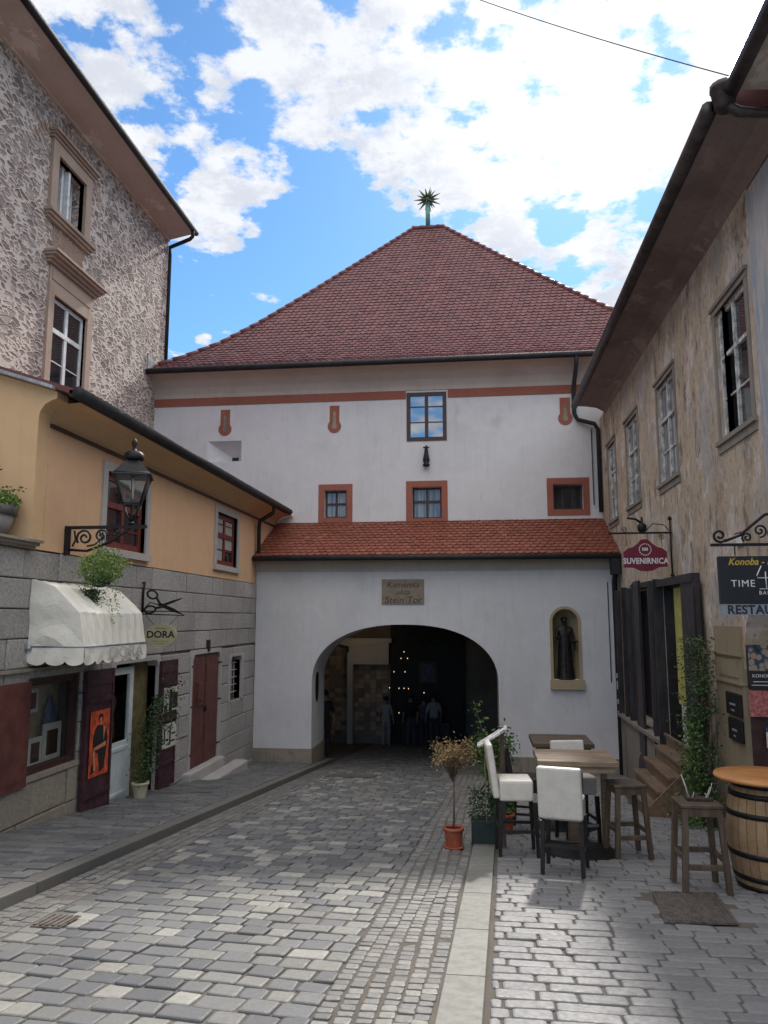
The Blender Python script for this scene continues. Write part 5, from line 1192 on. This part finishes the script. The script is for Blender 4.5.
def small_plant(x, y, lab, potmat, leafmat, pr, ph, lh, n, square=False):
    z = g(y) + .012; t_ = thing('potted_plant', lab, 'plant', (x, y, z), 0, 'small pots at the end of the terrace'); m = MB()
    if square: m.box(x - pr, x + pr, y - pr * .8, y + pr * .8, z, z + ph); m.build('pot', potmat, t_, bevel=.012, seg=2)
    else: pot(m, (x, y, z), pr * .75, pr, ph); m.build('pot', potmat, t_)
    m = MB()
    for k in range(n): a = r2.uniform(0, 6.28); q = r2.random() ** .5 * pr * 1.3; m.leaf((x + q * math.cos(a), y + q * math.sin(a), z + ph + lh * r2.random()), r2.uniform(.03, .05), r2.random())
    m.build('foliage', leafmat, t_)
small_plant(.03, 9.05, 'square dark green planter box with a low dark plant at the strip edge', 'green_plastic', 'leaves_dark', .14, .26, .32, 500, True)
small_plant(.30, 9.75, 'small terracotta pot with low green sprigs behind the left stool', 'terracotta', 'leaves_green', .10, .22, .12, 120)
# climbing vine on the right wall
vn = thing('climbing_vine', 'dark leafy climbing vine growing up beside the arch pier on the right', 'plant', (3.0, 11.1, g(11.1)))
m = MB()
for k in range(5): m.tube([(3.0 + .03 * math.sin(k + j), 10.9 + .10 * math.sin(j * .9 + k) + (k - 2) * .08, g(11.1) + j * .21) for j in range(12)], .012, 5)
m.build('stem', 'bark', vn)
m = MB()
for k in range(6400):
    z = r2.uniform(-1.15, 1.35); w_ = .34 if z > -.3 else .30
    if 1.1 < z: w_ = .28
    dn = mnoise.noise(Vector((z * 2.2, 1, 5))) * .12; y = 10.85 + dn + r2.gauss(0, w_ * .78)
    if mnoise.noise(Vector((y * 3.4, z * 2.6, 2))) < -.02 - .12 * (z < -.2): continue
    m.leaf((3.02 - abs(r2.gauss(0, .13)), y, z), r2.uniform(.03, .055), r2.random() if z < .6 else min(1, r2.random() + .3))
for k in range(70): m.leaf((2.95, 11.9 + r2.gauss(0, .35), .45 + r2.gauss(0, .03)), .035, .9)
m.build('foliage', ['leaves_dark'], vn)
m = MB()
for k in range(600): m.leaf((2.86 - abs(r2.gauss(0, .1)), 10.85 + r2.gauss(0, .2), r2.uniform(-.7, .25)), r2.uniform(.03, .06), r2.random())
for k in range(420): m.leaf((2.80 - abs(r2.gauss(0, .12)), 10.95 + r2.gauss(0, .3), -1.05 + abs(r2.gauss(0, .1))), r2.uniform(.03, .06), r2.random())
m.build('young_foliage', 'leaves_green', vn)

# ------------------------------------------------------------------ right signs
sv = thing('souvenir_sign', 'dark red SUVENIRNICA sign hanging from a black iron bracket', 'sign', (3.1, 12.75, 2.3))
Y0 = 12.75; FS = FF(Y0)
m = MB(); m.box(2.15, 3.14, Y0 - .012, Y0 + .012, 2.955, 2.985); m.tube([(3.12, Y0, 3.2), (3.12, Y0, 2.28)], .014, 6); m.lathe([(.03, 0), (.035, .03), (.01, .06)], (3.12, Y0, 3.18), 8); m.lathe([(.01, 0), (.035, .03), (.02, .06)], (3.12, Y0, 2.25), 8)
m.tube([(2.72, Y0, 2.99), (2.85, Y0, 3.12), (3.02, Y0, 3.1), (3.11, Y0, 3.0)], .008, 5); m.tube(spiral(2.98, 2.90, .01, .05, 0, 1.5, 20, Y0), .006, 5); m.tube(spiral(2.4, 3.02, .01, .05, 0, 1.5, 20, Y0), .006, 5)
m.tube([(2.42, Y0, 2.96), (2.42, Y0, 2.76)], .006, 5); m.tube([(2.98, Y0, 2.96), (2.98, Y0, 2.74)], .006, 5); m.build('bracket', 'black_metal', sv)
m = MB(); pts = [(2.37, 2.41), (2.52, 2.405), (2.62, 2.355), (2.72, 2.345), (2.82, 2.36), (2.92, 2.41), (3.05, 2.42), (3.05, 2.66), (2.98, 2.72), (2.90, 2.74), (2.82, 2.80), (2.76, 2.86), (2.71, 2.87), (2.65, 2.86), (2.60, 2.80), (2.52, 2.74), (2.44, 2.72), (2.37, 2.66)]
m.prism(FS, pts, -.015, .015); m.build('board', 'sign_red', sv)
text('SUVENIRNICA', .128, 'lettering', 'paint_white', sv, FS, 2.712, 2.51, -.017, ext=.002, sx=.84, bold=.004, space=1.05)
m = MB(); 
for k in range(16):
    a, b = R(k * 22.5), R(k * 22.5 + 14); m.prism(FS, [(2.71 + .085 * math.cos(a), 2.70 + .085 * math.sin(a)), (2.71 + .085 * math.cos(b), 2.70 + .085 * math.sin(b)), (2.71 + .10 * math.cos(b), 2.70 + .10 * math.sin(b)), (2.71 + .10 * math.cos(a), 2.70 + .10 * math.sin(a))], -.018, -.014)
for k in range(3): m.fbox(FS, 2.665 + k * .032, 2.688 + k * .032, 2.68, 2.73, -.018, -.014)
m.build('emblem', 'paint_white', sv)
lp = thing('bracket_lamp', 'small dark lamp standing on the bar above the red souvenir sign', 'lamp', (2.68, 12.75, 2.99)); m = MB(); m.lathe([(.05, 0), (.07, .02), (.075, .1), (.05, .13), (.02, .15), (.02, .22), (.008, .25)], (2.68, Y0, 2.99), 12); m.build('lamp_body', 'black_metal', lp); m = MB(); m.tube([(2.68, Y0, 3.13), (2.58, Y0, 3.2), (2.45, Y0 + .0, 3.22)], .02, 6); m.build('arm', 'black_metal', lp)
rs = thing('restaurant_sign', 'black TIME 4 BAR board with a grey RESTAURANT strip under a scrolled iron bracket', 'sign', (2.6, 7.0, 1.6))
Y0 = 7.0; FS = FF(Y0)
m = MB(); m.box(2.05, 3.12, Y0 - .012, Y0 + .012, 2.225, 2.25); m.tube(spiral(2.13, 2.32, .015, .062, 200, 1.35, 24, Y0), .012, 6)
m.tube([(2.17, Y0, 2.27), (2.3, Y0, 2.32), (2.42, Y0, 2.42), (2.52, Y0, 2.50), (2.63, Y0, 2.52), (2.75, Y0, 2.47), (2.88, Y0, 2.36), (3.1, Y0, 2.27)], .014, 6)
for (a, b, c, d, tn) in ((2.36, 2.30, .01, .045, 1.4), (2.47, 2.36, .01, .06, -1.5), (2.60, 2.34, .01, .07, 1.5), (2.75, 2.34, .01, .06, -1.4)): m.tube(spiral(a, b, c, d, 90, tn, 22, Y0), .009, 6)
m.tube([(2.55, Y0, 2.25), (2.56, Y0, 2.5)], .009, 5); m.tube([(2.25, Y0, 2.25), (2.25, Y0, 2.14)], .006, 5); m.tube([(2.9, Y0, 2.25), (2.9, Y0, 2.14)], .006, 5); m.build('bracket', 'black_metal', rs)
m = MB(); m.fbox(FS, 2.10, 2.87, 1.72, 2.135, -.02, .02); m.build('board', 'sign_black', rs); m = MB(); m.fbox(FS, 2.105, 2.865, 1.625, 1.718, -.016, .016); m.build('strip', 'sign_grey', rs)
text('Konoba - Restoran', .086, 'lettering', 'paint_gold', rs, FS, 2.485, 2.085, -.022, sx=.92, ext=.001, shear=.35, bold=.0015)
text('TIME', .085, 'lettering', 'paint_white', rs, FS, 2.295, 1.895, -.022, ext=.001, space=1.15); text('BAR', .045, 'lettering', 'paint_white', rs, FS, 2.47, 1.815, -.022, ext=.001, space=1.3)
m = MB(); m.tube([(2.455, Y0 - .022, 2.05), (2.415, Y0 - .022, 1.97), (2.42, Y0 - .022, 1.945), (2.54, Y0 - .022, 1.945)], .005, 5); m.tube([(2.485, Y0 - .022, 2.0), (2.488, Y0 - .022, 1.85)], .005, 5); m.tube([(2.43, Y0 - .022, 1.85), (2.55, Y0 - .022, 1.85)], .003, 5); m.build('numeral', 'paint_white', rs)
text('RESTAURANT', .105, 'lettering', 'paint_navy', rs, FS, 2.485, 1.668, -.018, ext=.001, sx=.98, bold=.003, space=1.06)
F = FR(XR)
o = MB(); o.fbox(F, 9.45, 9.66, 2.48, 2.60, -.03, -.01); hn = thing('number_plate', 'white house number plate with a red edge behind the iron bracket', 'plate', F(9.5, 2.58, 0)); o.build('plate', 'paint_white', hn)
m = MB(); m.fbox(F, 9.43, 9.68, 2.462, 2.479, -.032, -.008); m.fbox(F, 9.43, 9.68, 2.601, 2.618, -.032, -.008); m.build('edge', 'sign_red', hn)
for (nm_, lab_, cat_, a, b, c, d, mt) in (('menu_case', 'upper black menu case on the ochre arch pier', 'menu case', 9.76, 10.28, .42, .69, 'black_metal'), ('menu_case', 'lower rounded black menu case on the ochre arch pier, under the other', 'menu case', 9.76, 10.24, .12, .38, 'black_metal')):
    t_ = thing(nm_, lab_, cat_, F(10, c, 0), 0, 'black cases on the pier'); m = MB(); m.fbox(F, a, b, c, d, -.07, -.03); m.build('case', mt, t_, bevel=.012, seg=2)
    m = MB(); m.fbox(F, a + .15, b - .15, c + (d - c) * .45, c + (d - c) * .55, -.073, -.069); m.fbox(F, a + .2, b - .2, c + (d - c) * .2, c + (d - c) * .27, -.073, -.069); m.build('label_strip', 'sign_grey', t_)
bb = thing('menu_board', 'tall food menu poster hanging inside the bar archway', 'menu board', (3.2, 9.3, .7))
FQ = FF(9.66)
m = MB(); m.fbox(FQ, 3.165, 3.50, .77, 1.36, 0, .02); m.build('panel', 'poster_and_recess_black', bb)
m = MB(); m.fbox(FQ, 3.18, 3.485, .98, 1.34, -.004, .0); m.build('food_picture', 'food_print', bb)
text('KONOBA', .055, 'lettering', 'paint_white', bb, FQ, 3.33, .92, -.004, ext=.001); m = MB(); m.fbox(FQ, 3.22, 3.44, .85, .858, -.004, 0); m.fbox(FQ, 3.2, 3.46, .81, .817, -.004, 0); m.build('rule', 'paint_white', bb)
b2 = thing('photo_poster', 'pink food photo poster under the tall menu board', 'poster', (3.3, 9.66, .45)); m = MB(); m.fbox(FQ, 3.165, 3.48, .45, .75, 0, .02); m.build('sheet', 'pink_print', b2)
b3 = thing('blue_notice', 'small white notice with a blue top low in the bar archway', 'notice', (3.4, 9.6, .1)); m = MB(); m.fbox(FQ, 3.32, 3.55, .10, .28, -.03, -.02); m.build('sheet', 'paint_white', b3); m = MB(); m.fbox(FQ, 3.32, 3.55, .281, .33, -.03, -.02); m.build('header', 'blue_paint', b3)

# ------------------------------------------------------------------ bar furniture
def bar_stool(x, y, rz, label, seat='white_leather', leg='black_wood', h=1.0, first=True):
    t_ = thing('bar_stool', label, 'bar stool', (0, 0, 0), 0, 'upholstered bar stools round the high tables')
    m = MB(); m.box(-.19, .19, -.19, .16, .57, .78); m.build('seat', seat, t_, bevel=.03, seg=3)
    bk = MB(); bk.X = Matrix.Translation((0, -.215, .60)) @ Matrix.Rotation(R(8), 4, 'X'); bk.box(-.205, .205, -.035, .035, 0, .545); bk.build('backrest', seat, t_, bevel=.03, seg=3)
    for sx_ in (-1, 1):
        for sy_ in (-1, 1):
            lg = MB(); top = .56; q = .022; ox, oy = sx_ * .175, sy_ * .175; ex, ey = ox * 1.06, oy * 1.12
            lg.add([(ox - q, oy - q, top), (ox + q, oy - q, top), (ox + q, oy + q, top), (ox - q, oy + q, top), (ex - q * .8, ey - q * .8, 0), (ex + q * .8, ey - q * .8, 0), (ex + q * .8, ey + q * .8, 0), (ex - q * .8, ey + q * .8, 0)],
                   [(0, 1, 2, 3), (4, 5, 6, 7), (0, 1, 5, 4), (1, 2, 6, 5), (2, 3, 7, 6), (3, 0, 4, 7)]); lg.build('leg', leg, t_)
    m = MB(); m.box(-.19, .19, .185, .215, .22, .25); m.box(-.19, .19, -.215, -.185, .30, .33); m.box(-.205, -.18, -.2, .2, .26, .29); m.box(.18, .205, -.2, .2, .26, .29); m.build('stretcher', leg, t_)
    m = MB(); m.box(-.17, .17, .215, .22, .222, .25); m.build('foot_plate', 'zinc', t_)
    t_.location = (x, y, g(y) + .0); t_.rotation_euler = (0, 0, rz); t_.scale = (1, 1, h); return t_
s0 = bar_stool(.785, 7.76, R(-13), 'cream bar stool in front of the high table, its back to the camera', h=.88)
def stool_copy(x, y, rz, label, h=1.0, seat=None):
    c = copy_tree(s0); c.location = (x, y, g(y)); c.rotation_euler = (0, 0, rz); c.scale = (1, 1, h); c['label'] = label
    if seat:
        for ch in c.children:
            if ch.name.split('.')[0] in ('seat', 'backrest'): ch.data = ch.data.copy(); ch.data.materials[0] = M(seat)
    return c
stool_copy(.37, 8.50, R(-86), 'white bar stool seen from the side at the left of the high table')
stool_copy(1.10, 9.38, R(193), 'white bar stool behind the plank table, facing the camera', .95)
stool_copy(.58, 10.0, R(-100), 'black bar stool tucked at the left of the rear table', .85, 'black_leather')
def high_table(x0, x1, y0, y1, z, label, mat, name='high_table', pedestal=True, legs=True):
    cx_, cy_ = (x0 + x1) / 2, (y0 + y1) / 2; zg = g(cy_); t_ = thing(name, label, 'table', (cx_, cy_, zg), 0, 'high tables on the terrace')
    m = MB(); n_ = 5
    for i in range(n_): a = y0 + (y1 - y0) * i / n_; m.box(x0, x1, a + .002, a + (y1 - y0) / n_ - .002, z - .055, z + rng.uniform(-.002, .002))
    m.build('tabletop', mat, t_, bevel=.005)
    m = MB(); m.box(x0 + .04, x1 - .04, y0 + .04, y0 + .07, z - .12, z - .056); m.box(x0 + .04, x1 - .04, y1 - .07, y1 - .04, z - .12, z - .056); m.build('apron', mat, t_)
    if pedestal:
        m = MB(); m.box(cx_ - .08, cx_ + .08, cy_ - .08, cy_ + .08, zg + .03, z - .12); m.build('pedestal', 'table_wood_dark', t_)
        m = MB(); m.lathe([(.38, 0), (.38, .015), (.36, .03), (.05, .045)], (cx_ + .03, cy_ - .14, zg + .022), 32); m.build('base_plate', 'black_metal', t_)
    if legs:
        for xx in (x1 - .06,): m = MB(); m.box(xx - .035, xx + .035, y1 - .12, y1 - .05, g(y1), z - .056); m.build('leg', mat, t_, bevel=.004)
    return t_
high_table(.60, 1.43, 8.42, 9.18, .115, 'high plank table with thick brown top and round black foot', 'table_wood')
high_table(.66, 1.42, 10.05, 10.85, .04, 'darker high table standing behind, nearer the white wall', 'table_wood_dark', legs=False)
def wood_stool(x, y, rz, h, label, tw=.17):
    t_ = thing('wooden_stool', label, 'stool', (x, y, g(y)), rz, 'backless wooden stools'); m = MB(); m.X = WM[t_.name]
    m.box(-tw, tw, -tw * .95, tw * .95, h - .035, h); m.build('seat', 'stool_wood', t_, bevel=.008)
    m = MB(); m.X = WM[t_.name]; q = tw - .03; m.box(-q, q, -q - .01, -q + .015, h - .10, h - .036); m.box(-q, q, q - .015, q + .01, h - .10, h - .036); m.box(-q - .01, -q + .015, -q + .02, q - .02, h - .1, h - .037); m.box(q - .015, q + .01, -q + .02, q - .02, h - .1, h - .037); m.build('apron', 'stool_wood', t_)
    for sx_ in (-1, 1):
        for sy_ in (-1, 1):
            lg = MB(); lg.X = WM[t_.name]; a = .024; ox, oy = sx_ * (tw - .035), sy_ * (tw - .035); ex, ey = sx_ * (tw + .005), sy_ * (tw + .005)
            lg.add([(ox - a, oy - a, h - .036), (ox + a, oy - a, h - .036), (ox + a, oy + a, h - .036), (ox - a, oy + a, h - .036), (ex - a, ey - a, 0), (ex + a, ey - a, 0), (ex + a, ey + a, 0), (ex - a, ey + a, 0)],
                   [(0, 1, 2, 3), (4, 5, 6, 7), (0, 1, 5, 4), (1, 2, 6, 5), (2, 3, 7, 6), (3, 0, 4, 7)]); lg.build('leg', 'stool_wood', t_, bevel=.004)
    m = MB(); m.X = WM[t_.name]; q = tw - .012
    m.box(-q, q, -q - .01, -q + .02, .20, .245); m.box(-q, q, q - .02, q + .01, .26, .305); m.box(-q - .01, -q + .02, -q, q, .26, .30); m.box(q - .02, q + .01, -q, q, .26, .30); m.build('stretcher', 'stool_wood', t_, bevel=.003)
    return t_
wood_stool(1.52, 8.62, R(10), .745, 'backless wooden stool beside the round black foot of the high table')
ws2 = wood_stool(1.885, 7.28, R(2), .735, 'backless wooden stool next to the barrel with dry twigs on its seat', .178)
tw_ = thing('dry_twigs', 'thin pale dry twigs standing in a tray on the stool by the barrel', 'twigs', (1.91, 7.3, g(7.3) + .735)); zt_ = g(7.3) + .735
m = MB(); m.box(1.80, 2.02, 7.24, 7.36, zt_ + .002, zt_ + .025); m.build('tray', 'soil', tw_)
m = MB()
for (a, b, c, d) in ((1.82, 1.77, .22, 0), (1.83, 1.79, .18, .02), (1.85, 1.87, .07, .0), (1.98, 2.03, .15, 0), (1.97, 2.02, .11, .03), (1.99, 1.97, .06, .02)): m.tube([(a, 7.3, zt_ + .02), ((a + b) / 2 + .005, 7.3 + d, zt_ + c * .55), (b, 7.3 + d, zt_ + c)], [.005, .004, .003], 5)
m.build('twig', 'paper', tw_)
# barrel table
bt = thing('barrel_table', 'oak barrel with black hoops used as a table, round orange wood top', 'table', (2.53, 7.45, g(7.45))); c = (2.53, 7.45, g(7.45) + .005)
H_ = .91
def br(z): t__ = z / H_ * 2 - 1; return .275 + .07 * (1 - t__ * t__)
m = MB(); NS = 26
for k in range(NS):
    a0, a1 = 2 * math.pi * k / NS + .006, 2 * math.pi * (k + 1) / NS - .006; rr = rng.random(); vs = []; n_ = 10
    for i in range(n_ + 1):
        z = H_ * i / n_; r_ = br(z)
        for a in (a0, (a0 + a1) / 2, a1): vs.append((c[0] + r_ * math.cos(a), c[1] + r_ * math.sin(a), c[2] + z))
    m.smooth = True; m.add(vs, [(i * 3 + j, i * 3 + j + 1, (i + 1) * 3 + j + 1, (i + 1) * 3 + j) for i in range(n_) for j in range(2)], rr)
m.smooth = False; m.lathe([(br(0) - .01, 0), (br(H_ * .5) - .01, H_ * .5), (br(H_) - .01, H_)], c, 26, r=.1); m.build('stave_body', 'oak_stave', bt)
for zc_ in (.03, .115, .31, .64, .80, .885):
    m = MB(); w_ = .022; m.lathe([(br(zc_ - w_) + .002, zc_ - w_), (br(zc_ - w_) + .006, zc_ - w_), (br(zc_ + w_) + .006, zc_ + w_), (br(zc_ + w_) + .002, zc_ + w_)], c, 36, cap=False); m.build('hoop', 'black_metal', bt)
m = MB(); m.lathe([(.2, H_ + .005), (.425, H_ + .007), (.43, H_ + .022), (.425, H_ + .038), (.2, H_ + .04)], c, 44); m.build('tabletop', 'orange_wood', bt)
# tilted board on a post
bd = thing('tilted_board', 'grey weathered board tilted on a wooden post behind the side-on stool', 'stand', (.22, 8.85, g(8.85))); zg = g(8.85)
m = MB(); m.box(.22, .27, 8.83, 8.88, zg, .40 - .0); m.build('post', 'stool_wood', bd)
m = MB(); m.X = Matrix.Translation((.135, 8.78, .30)) @ Matrix.Rotation(R(-32), 4, 'Y'); m.box(-.19, .19, -.13, .13, -.012, .012); m.build('panel', 'grey_frame', bd, bevel=.004)
m = MB(); m.tube([(.06, 8.72, zg + .3), (.05, 8.7, .0), (.06, 8.7, .2)], .004, 5); m.build('cord', 'tan_paper', bd)
# covers in the ground
mc = MB(); y0, y1 = 6.16, 7.08
F0 = lambda u, v, d: (u + (v - 6.62) * .12, v + (u - 1.64) * .11, g(v + (u - 1.64) * .11) + .010 - d)
mc.add([F0(1.37, y0, 0), F0(1.90, y0, 0), F0(1.90, y1, 0), F0(1.40, y1, 0)], [(0, 1, 2, 3)])
for k in range(19): x = 1.41 + k * .026; mc.fbox(F0, x, x + .012, y0 + .05, y1 - .05, -.006, .001)
mc.fbox(F0, 1.37, 1.39, y0, y1, -.008, .01); mc.fbox(F0, 1.885, 1.905, y0, y1, -.008, .01); mc.fbox(F0, 1.39, 1.885, y0, y0 + .02, -.008, .01); mc.fbox(F0, 1.39, 1.885, y1 - .02, y1, -.008, .01)
tag(mc.build('manhole_cover', 'iron_cover'), 'square ribbed rusty metal cover set in the terrace paving', 'cover')
F0 = lambda u, v, d: (u, v, g(v) + .006 - d)
mc = MB(); mc.fbox(F0, -3.13, -2.91, 5.31, 5.61, -.002, .02)
for k in range(5): mc.fbox(F0, -3.12 + k * .045, -3.10 + k * .045, 5.33, 5.59, -.01, -.001)
mc.build('x', 'iron_cover'); bpy.data.objects['x'].name = 'drain_cover'; tag(bpy.data.objects['drain_cover'], 'small rusty iron cover among the road setts near the left kerb', 'cover')
mc = MB(); mc.fbox(F0, -3.1, -2.1, 15.6, 16.1, -.016, .02); tag(mc.build('drain_grate', 'iron_cover'), 'dark drain grate in the road just before the archway', 'grate')
# wire across the sky
m = MB(); p0 = Vector((2.3, 6.4, 6.28 + .9)); p0 = atX(741, 79, 2.60); p1 = atY(300, -78, 13.0)
N = 40; pts = [p0.lerp(p1, k / N) - Vector((0, 0, .22 * 4 * (k / N) * (1 - k / N))) for k in range(N + 1)]
q1 = p1 + (p1 - p0) * .6
m.tube(pts, .006, 5); tag(m.build('overhead_wire', 'black_metal'), 'thin dark overhead wire crossing the sky to the right eaves', 'wire')
# small stickers on the downpipe and a leaning pole
sk = thing('leaning_pole', 'thin pale wooden pole leaning in the corner beside the black downpipe', 'pole', (3.02, YA - .3, g(YA))); m = MB(); m.tube([(3.10, 17.1, 2.2), (3.06, 17.0, -1.70)], .022, 6); m.build('shaft', 'step_wood', sk)
for i, z in enumerate((.30, .06, -.25, -.5)):
    o = MB(); o.box(2.99, 3.09, YA - .15, YA - .145, z, z + (.1 if i != 1 else .18)); so = o.build('sticker', 'paper'); tag(so, ['topmost white sticker', 'largest pale sticker, second from the top', 'third sticker down', 'lowest sticker'][i] + ' on the black downpipe in the corner', 'sticker', 'stickers on the downpipe')
